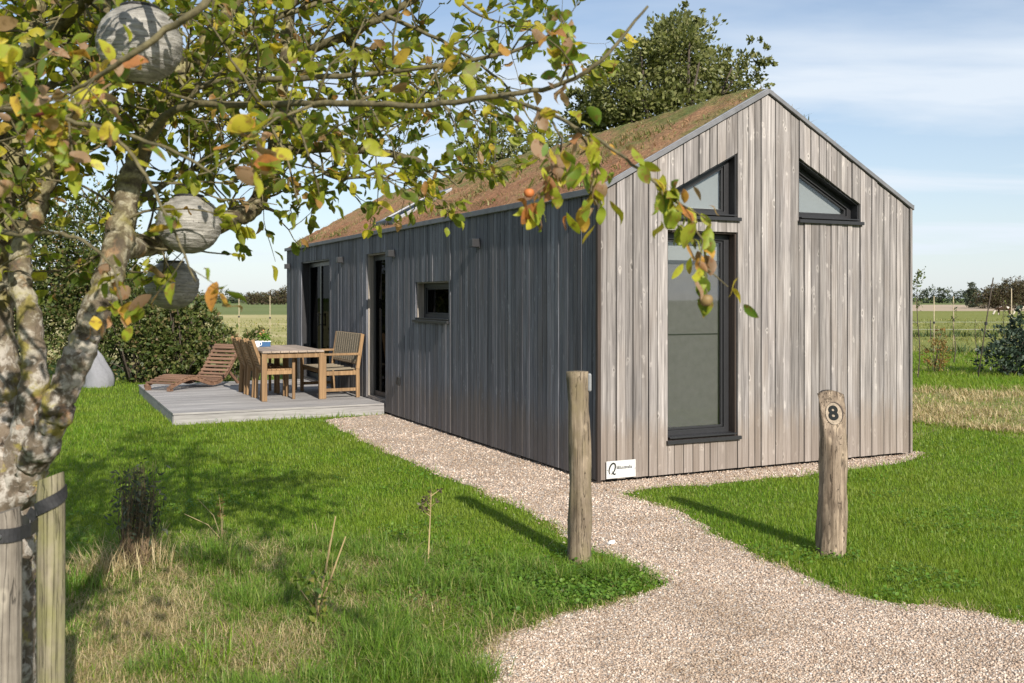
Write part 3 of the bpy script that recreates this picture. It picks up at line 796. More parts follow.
# wall core (thickness) with the openings left free
m = MB()
def coarse(bp, base, top, ops, fn, d0, d1):
    for x0, x1, a0, a1, b0, b1 in strips([(bp[i], bp[i+1]) for i in range(len(bp)-1)], base, top, ops):
        m.prism([(x0, a0), (x1, a1), (x1, b1), (x0, b0)], fn, d0, d1)
coarse([0.16, 0.691, 1.467, MID, 2.2, 2.975, W-0.16], 0.06, lambda x: roofz(x)-0.03, [TALL, LTRI, RTRI], front, 0.003, -0.16)
coarse([0.002, 3.37, 4.5, 5.7, 6.56, 8.58, 10.48, L-0.002], 0.06, lambda x: EV-0.03, [SWIN, DOOR1, DOOR2], side, 0.003, -0.158)
m.box((W-0.158, 0.002, 0.06), (W-0.002, L-0.002, EV-0.03))
m.prism([(0.16, 0.06), (W-0.16, 0.06), (W-0.16, roofz(W-0.16)-0.04), (MID, RIDGE-0.04), (0.16, roofz(0.16)-0.04)], lambda a, b, d: (a, d, b), L-0.16, L-0.003)
m.box((0.05, 0.05, 0.0), (W-0.05, L-0.05, 0.058))
m.build('wall', M['dark_void'], cabin)
# rear and right cladding (simple boards)
rb = board_bounds(0.0, L, [], WID, 0.007)
clad(rb, BASE, lambda x: EV-0.005, [], lambda a, b, d: (W+d, a, b), 'rear_cladding', M['clad'], cabin)
bb = board_bounds(0.0, W, [MID], WID, 0.007)
clad(bb, BASE, lambda x: roofz(x)-0.01, [], lambda a, b, d: (a, L+d, b), 'back_cladding', M['clad'], cabin)
# corner trims
m = MB(); m.box((-0.036, -0.040, BASE-0.01), (-0.002, -0.001, EV-0.002)); m.build('corner_trim', M['revealwood'], cabin, bevel=0.002)
m = MB(); m.box((W+0.002, -0.040, BASE-0.01), (W+0.030, -0.001, EV-0.002)); m.build('corner_trim', M['clad'], cabin, bevel=0.002)
# roof slabs (zinc tray)
def slope(a, t, h):   # a: horizontal run from the eave of the left slope
    return (a, t, EV + SL*a + h)
m = MB()
poly = [(-0.045, EV+SL*-0.045), (MID, RIDGE), (W+0.035, EV-SL*0.035), (W+0.035, EV-SL*0.035+0.05), (MID, RIDGE+0.055), (-0.045, EV-SL*0.045+0.05)]
m.prism(poly, lambda a, b, d: (a, d, b), -0.02, L+0.02)
m.build('roof', M['zinc'], cabin)
def verge(y0, y1):
    m = MB()
    up, dn = 0.045, 0.002
    pl = [(-0.05, EV-SL*0.05+dn), (MID, RIDGE+dn), (MID, RIDGE+up), (-0.05, EV-SL*0.05+up)]
    pr = [(MID+0.0005, RIDGE+dn), (W+0.036, EV-SL*0.036+dn), (W+0.036, EV-SL*0.036+up), (MID+0.0005, RIDGE+up)]
    m.prism(pl, lambda a, b, d: (a, d, b), y0, y1); m.prism(pr, lambda a, b, d: (a, d, b), y0, y1)
    return m.build('verge_trim', M['zincdark'], cabin, bevel=0.003)
verge(-0.052, -0.021); verge(L+0.021, L+0.052)
m = MB(); m.box((-0.062, -0.05, EV-0.022), (-0.046, L+0.05, EV+0.034)); m.build('eave_trim', M['zincdark'], cabin, bevel=0.003)
m = MB(); m.box((W+0.037, -0.05, EV-0.022), (W+0.045, L+0.05, EV+0.03)); m.build('eave_trim', M['zincdark'], cabin, bevel=0.003)
# sedum mat as a lumpy grid on each slope
def sedum_grid():
    na, nt = 46, 230
    vs = []; A = np.linspace(-0.02, W+0.02, 2*na-1); T = np.linspace(0.0, L, nt)
    aa, tt = np.meshgrid(A, T)
    zz_ = EV + SL*np.where(aa < MID, aa, W-aa) + 0.052
    h = 0.004 + 0.042*vnoise(aa, tt, 2.6) + 0.04*vnoise(aa, tt, 9.0) + 0.012*rng.random(aa.shape)
    edge = np.minimum(np.minimum(aa+0.02, W+0.02-aa)/0.15, np.minimum(tt, L-tt)/0.35)
    h *= np.clip(edge, 0.02, 1)
    vs = np.stack([aa, tt, zz_+h], 2).reshape(-1, 3)
    w_ = len(A)
    i, j = np.meshgrid(np.arange(w_-1), np.arange(nt-1))
    b = (j*w_+i).ravel()
    loops = np.stack([b, b+1, b+1+w_, b+w_], 1).ravel()
    return vs, loops, np.arange(len(b))*4
v, l, st = sedum_grid()
np_mesh('sedum_roof', v, l, st, M['sedum'], cabin, True)
n = 60000
aa = rng.uniform(0.02, W-0.02, n); tt = rng.uniform(0.03, L-0.03, n)
k = (rng.random(n) < 0.05 + 1.5*vnoise(aa, tt, 2.0)**2.2 + 0.4*(np.abs(aa-MID) < 0.25)) & ~((np.abs(aa-0.5) < 0.45) & (np.abs(tt-6.0) < 0.48))
aa, tt = aa[k], tt[k]; n = len(aa)
v, l, st = blades(np.zeros(n), np.zeros(n), rng.uniform(0.015, 0.06, n)*(0.5+1.5*vnoise(aa, tt, 2.0))*(1-0.35*(np.abs(aa-MID) < 0.35)), rng.uniform(0.006, 0.016, n), 0.9)
v = v + np.repeat(np.stack([aa, tt, EV + SL*np.where(aa < MID, aa, W-aa) + 0.070], 1), 5, 0)
tag(np_mesh('sedum_tufts', v, l, st, M['sedumplant'], cabin), kind='stuff')
# skylight on the left slope
m = MB()
for a0, a1, t0, t1 in ((0.10, 0.92, 5.58, 5.66), (0.10, 0.92, 6.32, 6.40), (0.10, 0.17, 5.66, 6.32), (0.85, 0.92, 5.66, 6.32)):
    vv = [slope(a, t, h) for h in (0.05, 0.135) for a, t in ((a0, t0), (a1, t0), (a1, t1), (a0, t1))]
    m.add(vv, [(0,3,2,1),(4,5,6,7),(0,1,5,4),(1,2,6,5),(2,3,7,6),(3,0,4,7)])
sky_w = m.build('skylight', M['zinc'], cabin, bevel=0.004)
m = MB(); vv = [slope(a, t, h) for h in (0.10, 0.115) for a, t in ((0.17, 5.66), (0.85, 5.66), (0.85, 6.32), (0.17, 6.32))]
m.add(vv, [(0,3,2,1),(4,5,6,7),(0,1,5,4),(1,2,6,5),(2,3,7,6),(3,0,4,7)]); m.build('pane', M['darkglass'], sky_w)
m = MB(); vv = [slope(a, t, h) for h in (0.06, 0.14) for a, t in ((0.05, 5.56), (0.097, 5.56), (0.097, 6.42), (0.05, 6.42))]
m.add(vv, [(0,3,2,1),(4,5,6,7),(0,1,5,4),(1,2,6,5),(2,3,7,6),(3,0,4,7)]); m.build('flashing', M['anthracite'], sky_w)

def inset(poly, d):
    """inset a convex counter-clockwise polygon"""
    n = len(poly); out = []
    for i in range(n):
        p0 = np.array(poly[i-1]); p1 = np.array(poly[i]); p2 = np.array(poly[(i+1) % n])
        e1 = (p1-p0)/np.linalg.norm(p1-p0); e2 = (p2-p1)/np.linalg.norm(p2-p1)
        n1 = np.array([-e1[1], e1[0]]); n2 = np.array([-e2[1], e2[0]])
        b = (n1+n2); b /= (1 + n1.dot(n2))
        out.append(tuple(p1 + b*d))
    return out
def opening_poly(o):
    x0, x1 = o['x0'], o['x1']
    return [(x0, o['lo'](x0)), (x1, o['lo'](x1)), (x1, o['hi'](x1)), (x0, o['hi'](x0))]
def window(o, fn, name, lining, fr=0.055, depth=0.115, blind=None, sill=True, glass='glass', sillw=0.02):
    po = opening_poly(o)
    # reveal lining, 6 mm inside the opening
    m = MB(); m.ring(inset(po, 0.0015), inset(po, 0.016), fn, 0.002, -0.15)
    wnd = m.build(name, lining, cabin)
    pf = inset(po, 0.017)
    m = MB(); m.ring(pf, inset(pf, fr), fn, -depth+0.03, -depth-0.03)
    m.ring(inset(pf, fr+0.001), inset(pf, fr+0.022), fn, -depth+0.012, -depth-0.028)
    m.build('frame', M['anthracite'], wnd, bevel=0.003)
    pp = inset(pf, fr+0.012)
    m = MB(); m.prism(pp, fn, -depth+0.002, -depth-0.004); m.build('pane', M[glass], wnd)
    if sill:
        x0, x1 = o['x0'], o['x1']; z = o['lo'](x0)
        m = MB(); m.prism([(x0-sillw, z-0.028), (x1+sillw, z-0.028), (x1+sillw, z+0.004), (x0-sillw, z+0.004)], fn, 0.062, 0.036)
        m.prism([(x0+0.018, z+0.0175), (x1-0.018, z+0.0175), (x1-0.018, z+0.03), (x0+0.018, z+0.03)], fn, 0.04, -depth+0.031)
        m.build('sill', M['anthracite'], wnd, bevel=0.002)
    return wnd, pf
w1, pf = window(TALL, front, 'window', M['revealwood'])
m = MB(); m.prism([(0.71, 0.36), (1.45, 0.36), (1.45, 1.93), (0.71, 1.93)], front, -0.152, -0.156); m.build('blind', M['blind'], w1)
m = MB(); m.prism([(0.71, 1.935), (1.45, 1.935), (1.45, 2.19), (0.71, 2.19)], front, -0.165, -0.17); m.build('backing_panel', M['backing_panel'], w1)
m = MB(); m.prism([(0.71, 1.915), (1.45, 1.915), (1.45, 1.945), (0.71, 1.945)], front, -0.138, -0.150); m.build('blind_rail', M['anthracite'], w1)
m = MB(); m.prism([(0.72, 1.262), (1.44, 1.262), (1.44, 1.272), (0.72, 1.272)], front, -0.146, -0.1515); m.build('blind_seam', M['anthracite'], w1)
w2, pf = window(LTRI, front, 'window', M['anthracite'], fr=0.05)
po = inset(opening_poly(LTRI), 0.03)
m = MB(); m.prism(po, front, -0.152, -0.156); m.build('backing_panel', M['backing_panel'], w2)  # pale sheet added behind the pane for bright ceiling and reflected sky
m = MB(); m.prism([(0.77, 2.41), (1.37, 2.41), (1.37, 2.428), (0.77, 2.428)], front, -0.128, -0.14); m.build('sash_edge', M['white'], w2)
w3, pf = window(RTRI, front, 'window', M['anthracite'], fr=0.05)
po = inset(opening_poly(RTRI), 0.03)
m = MB(); m.prism(po, front, -0.152, -0.156); m.build('backing_panel', M['backing_panel'], w3)  # same added pale sheet, for ceiling and sky brightness
w4, pf = window(SWIN, side, 'window', M['reveallight'], glass='darkglass', sill=True)
# side doors
def door(o, name, leafs, lining='reveallight'):
    po = opening_poly(o)
    m = MB(); m.ring(inset(po, 0.0015), inset(po, 0.02), side, 0.002, -0.15)
    d = m.build(name, M[lining], cabin)
    x0, x1 = o['x0']+0.022, o['x1']-0.022; z0, z1 = 0.192, o['hi'](0)-0.022
    wd_ = (x1-x0)/leafs
    for i in range(leafs):
        a, b = x0 + wd_*i + 0.002, x0 + wd_*(i+1) - 0.002
        dp = 0.10 + 0.035*(i % 2)
        pl = [(a, z0), (b, z0), (b, z1), (a, z1)]
        m = MB(); m.ring(pl, inset(pl, 0.075), side, -dp+0.025, -dp-0.008)
        lf = m.build('door_leaf', M['anthracite'], d, bevel=0.003)
        m = MB(); m.prism(inset(pl, 0.07), side, -dp+0.006, -dp-0.002); m.build('pane', M['darkglass'], lf)
        if i == 0:
            hx = b-0.04 if leafs > 1 else a+0.04
            m = MB(); m.obox(side(hx, 1.12, -dp+0.065), side(hx, 1.34, -dp+0.065), 0.018, 0.018)
            for q in (1.14, 1.32): m.obox(side(hx, q, -dp+0.02), side(hx, q, -dp+0.066), 0.014, 0.014)
            m.build('handle', M['black'], lf)
    return d
door(DOOR1, 'door', 2, 'anthracite'); door(DOOR2, 'door', 1)
# wall lamps
for t_ in (2.50, 5.32, 7.78, 11.34):
    m = MB(); m.box((-0.040, t_-0.035, 2.14), (-0.024, t_+0.035, 2.25))
    lp = m.build('wall_lamp', M['anthracite'], cabin, bevel=0.004)
    m = MB(); m.box((-0.125, t_-0.05, 2.15), (-0.041, t_+0.05, 2.24)); m.build('lamp_head', M['anthracite'], lp, bevel=0.006)
m = MB(); m.box((-0.06, 5.05, 0.45), (-0.036, 5.13, 0.56)); ou = m.build('socket', M['black'], cabin, bevel=0.006)
m = MB(); m.box((-0.068, 5.058, 0.46), (-0.061, 5.122, 0.52)); m.build('socket_cover', M['black'], ou, bevel=0.003)

# ------------------------------------------------------------------ lettering helper
def text_mesh(name, body, size, mat, parent, loc, rot, extrude=0.001, offset=0.0):
    cu = bpy.data.curves.new(name, 'FONT'); cu.body = body; cu.size = size; cu.extrude = extrude; cu.offset = offset
    cu.align_x = 'CENTER'; cu.align_y = 'CENTER'
    tmp = bpy.data.objects.new('tmp', cu); C.objects.link(tmp)
    me = bpy.data.meshes.new_from_object(tmp.evaluated_get(bpy.context.evaluated_depsgraph_get()))
    bpy.data.objects.remove(tmp); me.name = name
    me.materials.clear(); me.materials.append(mat)
    o = bpy.data.objects.new(name, me); C.objects.link(o)
    o.parent = parent; o.location = loc; o.rotation_euler = rot
    return o
# sign on the gable
sg = empty('wall_sign', H(0.197, -0.036, 0.12), ROT)
tag(sg, 'small white sign with a dark Q emblem low on the gable', 'sign')
m = MB(); m.box((-0.148, -0.008, -0.075), (0.148, -0.001, 0.075)); m.build('panel', M['panel'], sg, bevel=0.002)
for q in (-0.138, 0.138):
    m = MB(); m.tube([(q, -0.0078, 0.0), (q, -0.0105, 0.0)], 0.005, 8); m.build('screw', M['steel'], sg)
m = MB()
pts = []
for i in range(15):
    a = R(250) - R(330)*i/14
    pts.append((-0.092 + 0.029*math.cos(a) + 0.013*math.sin(a), -0.0095, 0.010 + 0.047*math.sin(a)))
m.tube(pts, [0.0065*(0.6+0.5*math.sin(math.pi*i/14)) for i in range(15)], 6)
m.tube([(-0.088, -0.0095, -0.014), (-0.080, -0.0095, -0.034), (-0.066, -0.0095, -0.040), (-0.056, -0.0095, -0.034)], [0.004, 0.007, 0.007, 0.004], 6)
m.build('emblem', M['ink'], sg)
m = MB(); random.seed(5)
x = -0.045
while x < 0.105:
    hh = random.choice((0.019, 0.019, 0.029)); ww = random.uniform(0.009, 0.013)
    m.box((x, -0.0092, 0.004), (x+0.0048, -0.0084, 0.004+hh)); m.box((x+0.005, -0.0092, 0.004), (x+ww, -0.0084, 0.0105))
    if random.random() < 0.85: m.box((x+0.005, -0.0092, 0.0165), (x+ww, -0.0084, 0.0225))
    x += ww + 0.003
m.build('lettering', M['ink'], sg)

# ------------------------------------------------------------------ posts
def log(name, px, py, h, r0, r1, mat, label, lean=(0, 0), cut=None, seg=28):
    gx, gy = G(px, py)
    e = empty(name, (gx, gy, 0)); tag(e, label, 'post')
    nz = 30; vs = []; fs = []
    for i in range(nz+1):
        t_ = -0.08/h + (1+0.08/h)*i/nz; z = t_*h
        r = (r0*(1-max(t_, 0)) + r1*max(t_, 0)) * (1 + 0.035*math.sin(5*t_+1) + 0.02*math.sin(13*t_))
        for k in range(seg):
            a = 2*math.pi*k/seg
            rr = r*(1 + 0.035*math.sin(3*a+2*t_) + 0.03*math.sin(7*a+5*t_) + 0.03*math.sin(4*a-17*t_) + 0.02*math.sin(11*a+31*t_) + random.uniform(-0.028, 0.028))
            zz_ = z
            x_ = math.cos(a)*rr + lean[0]*z + 0.008*math.sin(4*t_); y_ = math.sin(a)*rr + lean[1]*z
            vs.append([x_, y_, zz_])
    if cut: 
        for q in vs: cut(q)
    for i in range(nz):
        for k in range(seg):
            k2 = (k+1) % seg
            fs.append((i*seg+k, i*seg+k2, (i+1)*seg+k2, (i+1)*seg+k))
    top = len(vs)
    tv = vs[nz*seg:]
    vs.append([sum(q[0] for q in tv)/seg, sum(q[1] for q in tv)/seg, sum(q[2] for q in tv)/seg + 0.004])
    for k in range(seg): fs.append((nz*seg+k, nz*seg+(k+1) % seg, top))
    m = MB(); m.add(vs, fs); m.build('shaft', mat, e, smooth=True)
    return e
pA = log('wooden_post', 579, 562, 1.155, 0.069, 0.066, M['post'], 'plain round wooden post standing at the gravel path edge', lean=(-0.004, 0))
# small translucent grey cap plate on its right top edge
m = MB(); m.box((0.050, -0.035, 1.035), (0.074, 0.02, 1.145)); m.build('reflector', M['plastic'], pA, bevel=0.01)
# post 8: a slanting face cut into the upper part, facing the camera
NX, NZ = 0.94, 0.34     # plane through depth
def cut8(q):
    # front (-y) half is sliced by a plane leaning back, between z 0.72 and the top
    z = q[2]
    if z > 0.70:
        lim = -0.075 + (z-0.70)*0.32
        if q[1] < lim: q[1] = lim
    if z > 0.98:
        q[2] = 0.98 + (z-0.98)*(1 - min(1, (q[0]/0.1)**2)*0.8)
p8 = log('wooden_post', 831, 554, 1.02, 0.088, 0.080, M['post8'], 'round wooden post carved with the number 8 on the right lawn', lean=(0.012, 0), cut=cut8, seg=36)
fa = math.atan(0.32)
m = MB()
ring = [(0.052*math.cos(a), 0.070*math.sin(a)) for a in np.linspace(0, 2*math.pi, 41)[:-1]]
ring2 = [(0.059*math.cos(a), 0.078*math.sin(a)) for a in np.linspace(0, 2*math.pi, 41)[:-1]]
def face8(a, b, d):
    z = 0.878 + b*math.cos(fa) + d*math.sin(fa)
    return (0.011 + a, -0.075 + (0.878-0.70)*0.32 + b*math.sin(fa) - d*math.cos(fa), z)
m.prism(ring, face8, 0.001, 0.004)
plate = m.build('number_plate', M['carve'], p8)
m = MB(); m.ring([(x*(1.0+0.16*max(0, math.cos(a-0.5))), y*(1.0+0.13*max(0, math.cos(a-0.5)))) for (x, y), a in zip(ring, np.linspace(0, 2*math.pi, 41)[:-1])], [(x*0.985, y*0.985) for x, y in ring], face8, 0.0015, 0.005); m.build('carved_ring', M['revealwood'], p8)
text_mesh('number', '8', 0.12, M['ink'], p8, Vector(face8(-0.004, 0, 0.0055)), (R(90)-fa, 0, 0), 0.0015, 0.005)

# ------------------------------------------------------------------ deck and furniture
dk = empty('wooden_deck', H(0, 5.7, 0), ROT)
tag(dk, 'low grey timber deck beside the cabin holding table and lounger', 'deck')
m = MB(); yy = 0.0
random.seed(3)
while yy < 4.45:
    m.box((-2.81, yy, 0.126), (-0.04, yy+0.138, 0.154 + random.uniform(-0.001, 0.001))); yy += 0.143
m.build('deck_boards', M['deck'], dk, bevel=0.003)
m = MB(); m.box((-2.80, -0.004, 0.0), (-0.04, 0.03, 0.122)); m.box((-2.808, 0.032, 0.0), (-2.77, 4.45, 0.122)); m.box((-2.768, 4.40, 0.0), (-0.04, 4.45, 0.122))
m.build('fascia', M['deck'], dk, bevel=0.003)
for x_ in (-2.3, -1.75, -1.2, -0.7):
    m = MB(); m.box((x_, -0.012, 0.03), (x_+0.035, -0.0045, 0.065)); m.build('bracket', M['steel'], dk)
DZ = 0.155
# table
tb = empty('garden_table', H(-1.075, 7.45, DZ), ROT)
tag(tb, 'teak garden table with greyed top standing on the deck', 'table')
m = MB()
for i in range(7):
    x0 = -0.44 + i*0.1257
    m.box((x0, -0.87, 0.675), (x0+0.121, 0.87, 0.703))
m.build('tabletop', M['teakgrey'], tb, bevel=0.003)
m = MB()
m.box((-0.375, -0.83, 0.60), (0.375, -0.805, 0.673)); m.box((-0.375, 0.805, 0.60), (0.375, 0.83, 0.673))
m.box((-0.415, -0.77, 0.60), (-0.39, 0.77, 0.673)); m.box((0.39, -0.77, 0.60), (0.415, 0.77, 0.673))
m.build('apron', M['teak'], tb, bevel=0.002)
for sx_ in (-1, 1):
    for sy_ in (-1, 1):
        m = MB(); x_, y_ = sx_*0.405, sy_*0.81
        m.box((x_-0.036, y_-0.036, 0), (x_+0.036, y_+0.036, 0.673)); m.build('leg', M['teak'], tb, bevel=0.004)
# chairs (three, backs to the left)
def chair(loc, rz, label):
    e = empty('garden_chair', loc, rz); tag(e, label, 'chair', 'teak chairs along the table')
    # local +x is the way it faces
    for sy_ in (-1, 1):
        y_ = sy_*0.20
        m = MB(); m.obox((0.235, y_, 0), (0.235, y_, 0.60), 0.04, 0.04); m.build('leg', M['teak'], e, bevel=0.004)
        m = MB(); m.obox((-0.22, y_, 0), (-0.20, y_, 0.44), 0.038, 0.045, (1, 0, 0)); m.obox((-0.20, y_, 0.44), (-0.345, y_, 0.86), 0.038, 0.045, (1, 0, 0))
        m.build('leg', M['teak'], e, bevel=0.004)
        m = MB(); m.obox((-0.26, y_, 0.615), (0.27, y_, 0.615), 0.05, 0.024); m.build('armrest', M['teak'], e, bevel=0.004)
    m = MB()
    for i in range(7):
        x0 = -0.19 + i*0.063
        m.box((x0, -0.18, 0.415), (x0+0.056, 0.18, 0.437))
    m.box((-0.18, -0.198, 0.36), (0.21, -0.178, 0.414)); m.box((-0.18, 0.178, 0.36), (0.21, 0.198, 0.414)); m.box((0.213, -0.177, 0.36), (0.233, 0.177, 0.414))
    m.build('seat', M['teak'], e, bevel=0.002)
    m = MB()
    for i in range(9):
        f_ = 0.06 + i*0.105
        p = Vector((-0.20 - 0.145*f_, 0, 0.44 + 0.42*f_))
        m.obox(p + Vector((0, -0.178, 0)), p + Vector((0, 0.178, 0)), 0.018, 0.034, (-0.145, 0, 0.42))
    m.build('backrest', M['teak'], e, bevel=0.002)
    return e
def copy_thing(root, loc, label):
    r = root.copy(); C.objects.link(r); r.location = loc; r['label'] = label
    for ch in list(root.children):
        c = ch.copy(); C.objects.link(c); c.parent = r
    return r
c0 = chair(H(-1.27, 6.98, DZ), ROT, 'teak chair at the table, nearest the deck front')
copy_thing(c0, H(-1.285, 7.50, DZ), 'teak chair in the middle of the three beside the table')
copy_thing(c0, H(-1.30, 8.02, DZ), 'teak chair nearest the sun lounger, last of three along the table')
# bench by the wall, facing the table (local x = facing)
bn = empty('garden_bench', H(-0.37, 7.3, DZ), ROT + math.pi)
tag(bn, 'teak garden bench with woven cord back against the cabin wall', 'bench')
LB = 0.66
for sy_ in (-1, 1):
    y_ = sy_*LB
    m = MB(); m.obox((0.255, y_, 0), (0.255, y_, 0.615), 0.05, 0.05); m.build('leg', M['teak'], bn, bevel=0.005)
    m = MB(); m.obox((-0.24, y_, 0), (-0.235, y_, 0.42), 0.05, 0.052, (1, 0, 0)); m.obox((-0.235, y_, 0.42), (-0.31, y_, 0.92), 0.05, 0.052, (1, 0, 0)); m.build('leg', M['teak'], bn, bevel=0.005)
    m = MB(); m.obox((-0.27, y_, 0.632), (0.30, y_, 0.632), 0.065, 0.032); m.build('armrest', M['teak'], bn, bevel=0.005)
    m = MB(); m.obox((-0.21, y_, 0.12), (0.23, y_, 0.12), 0.03, 0.045); m.obox((-0.21, y_, 0.36), (0.23, y_, 0.36), 0.03, 0.06); m.build('stretcher', M['teak'], bn, bevel=0.003)
m = MB(); m.box((0.215, -LB+0.027, 0.345), (0.245, LB-0.027, 0.40)); m.box((-0.21, -LB+0.027, 0.345), (-0.18, LB-0.027, 0.40))
m.build('seat_rail', M['teak'], bn, bevel=0.003)
m = MB()
for i in range(44):
    y_ = -LB+0.04 + i*(2*LB-0.08)/43
    m.obox((-0.2, y_, 0.408 - 0.012*math.sin(i)), (0.25, y_, 0.408), 0.026, 0.014)
m.build('seat', M['cord'], bn)
m = MB(); m.obox((-0.305, -LB+0.027, 0.90), (-0.305, LB-0.027, 0.90), 0.03, 0.05); m.obox((-0.245, -LB+0.027, 0.50), (-0.245, LB-0.027, 0.50), 0.03, 0.045)
m.build('back_rail', M['teak'], bn, bevel=0.003)
m = MB()
for i in range(34):
    y_ = -LB+0.045 + i*(2*LB-0.09)/33
    m.obox((-0.238, y_, 0.49), (-0.297, y_, 0.925), 0.02, 0.022 + 0.004*math.sin(i*2.1), (1, 0, 0))
m.build('backrest', M['cord'], bn)

# things on the table
tz = DZ + 0.704
bx = empty('flower_box', H(-1.22, 7.92, tz), ROT)
tag(bx, 'small blue and white planter box on the far table end', 'planter')
m = MB(); m.ring([(-0.09, -0.05), (0.09, -0.05), (0.09, 0.05), (-0.09, 0.05)], [(-0.08, -0.04), (0.08, -0.04), (0.08, 0.04), (-0.08, 0.04)], lambda a, b, d: (a, b, d), 0.0, 0.075)
m.box((-0.079, -0.039, 0.001), (0.079, 0.039, 0.06)); m.build('box', M['blue'], bx, bevel=0.003)
m = MB(); m.ring([(-0.095, -0.055), (0.095, -0.055), (0.095, 0.055), (-0.095, 0.055)], [(-0.08, -0.04), (0.08, -0.04), (0.08, 0.04), (-0.08, 0.04)], lambda a, b, d: (a, b, d), 0.0755, 0.088); m.build('rim', M['white'], bx)
n = 120
v, l, st = instance(DISC, DISCF, np.stack([rng.normal(0, 0.05, n), rng.normal(0, 0.03, n), 0.09 + 0.11*rng.random(n)], 1), rand_rot(n), rng.uniform(0.025, 0.05, n))
np_mesh('foliage', v, l, st, M['clover'], bx)
n = 6
for _ in range(n):
    v, l, st = instance(ICO, ICOF, np.array([[rng.normal(-0.02, 0.03), rng.normal(0, 0.02), 0.15 + 0.10*rng.random()]]), rand_rot(1), rng.uniform(0.014, 0.022, 1))
    np_mesh('flower', v, l, st, M['terracotta'], bx)
cp = empty('mug', H(-1.36, 7.72, tz), ROT); tag(cp, 'small white mug on the garden table', 'mug')
m = MB()
prof = [(0.0, 0.001), (0.032, 0.0), (0.038, 0.02), (0.040, 0.095), (0.036, 0.095), (0.033, 0.02), (0.0, 0.015)]
vs = []; fs = []
for r_, z_ in prof:
    for k in range(18): vs.append((max(r_, 0.0005)*math.cos(k*math.pi/9), max(r_, 0.0005)*math.sin(k*math.pi/9), z_))
for i in range(len(prof)-1):
    for k in range(18): fs.append((i*18+k, i*18+(k+1) % 18, (i+1)*18+(k+1) % 18, (i+1)*18+k))
m.add(vs, fs); m.build('cup', M['white'], cp, smooth=True)
m = MB(); m.tube([(0.036, 0, 0.08), (0.06, 0, 0.075), (0.066, 0, 0.05), (0.058, 0, 0.028), (0.036, 0, 0.025)], 0.005, 6); m.build('handle', M['white'], cp, smooth=True)

# sun lounger: a wave of slats on two curved side rails
lx, ly = G(157, 391.0, DZ)
lg = empty('sun_lounger', (lx, ly, DZ), math.atan2(0.90, 0.44) - math.pi/2)
tag(lg, 'curved wooden slatted sun lounger on the far deck corner', 'lounger')
cur, _ = catmull([(0, 0.0, 0.09), (0, 0.25, 0.17), (0, 0.50, 0.205), (0, 0.75, 0.13), (0, 0.95, 0.085), (0, 1.15, 0.14), (0, 1.32, 0.30), (0, 1.45, 0.48), (0, 1.58, 0.64)], [0]*9, 6)
HW = 0.29
for sx_ in (-1, 1):
    m = MB()
    for i in range(len(cur)-1):
        a = cur[i]; b = cur[i+1]
        m.obox((sx_*(HW-0.03), a.y, a.z-0.03), (sx_*(HW-0.03), b.y, b.z-0.03), 0.03, 0.055)
    m.build('side_rail', M['teakred'], lg)
m = MB(); acc = 0; last = cur[0]
for i in range(1, len(cur)):
    a, b = cur[i-1], cur[i]; sg_ = (b-a).length
    acc += sg_
    if acc >= 0.052:
        d = (b-a).normalized(); nrm = Vector((0, -d.z, d.y))
        m.obox(Vector((-HW, b.y, b.z)) + nrm*0.008, Vector((HW, b.y, b.z)) + nrm*0.008, 0.046, 0.018, nrm); acc = 0
m.build('slats', M['teakred'], lg, bevel=0.003)
for sx_ in (-1, 1):
    m = MB(); m.obox((sx_*0.2, 1.33, 0.27), (sx_*0.2, 1.62, 0.0), 0.035, 0.045); m.build('leg', M['teakred'], lg, bevel=0.003)
    m = MB(); m.box((sx_*0.23-0.03, 0.0, 0.0), (sx_*0.23+0.03, 0.08, 0.065)); m.build('leg', M['teakred'], lg, bevel=0.003)

# pale covered seat bag at the hedge
bgx, bgy = G(98, 387)
bgo = empty('beanbag', (bgx, bgy, 0), R(20)); tag(bgo, 'pale grey fabric beanbag slumped on the lawn before the hedge', 'beanbag')
vs = []; fs = []; sg_n = 28; nz = 14
for i in range(nz+1):
    f_ = i/nz; z_ = 0.70*f_
    rx = 0.25*(1 - 0.42*f_**1.2)*(1 - max(0.0, (f_-0.72)/0.28)**2.2*0.9)*(1.0+0.06*math.sin(f_*6)); ry = rx*0.75
    for k in range(sg_n):
        a = 2*math.pi*k/sg_n
        rr = 1 + 0.09*math.sin(3*a+2*f_) + 0.07*math.sin(7*a+4*f_)*(0.3+f_) + 0.03*math.sin(13*a-5*f_)
        vs.append((math.cos(a)*rx*rr - 0.07*f_ + 0.025*math.sin(6*f_), math.sin(a)*ry*rr, z_ + 0.03*math.sin(2*a)*f_))
for i in range(nz):
    for k in range(sg_n): fs.append((i*sg_n+k, i*sg_n+(k+1) % sg_n, (i+1)*sg_n+(k+1) % sg_n, (i+1)*sg_n+k))
fs.append(tuple(nz*sg_n+k for k in range(sg_n)))
m = MB(); m.add(vs, fs); m.build('cover', M['fabric'], bgo, smooth=True)

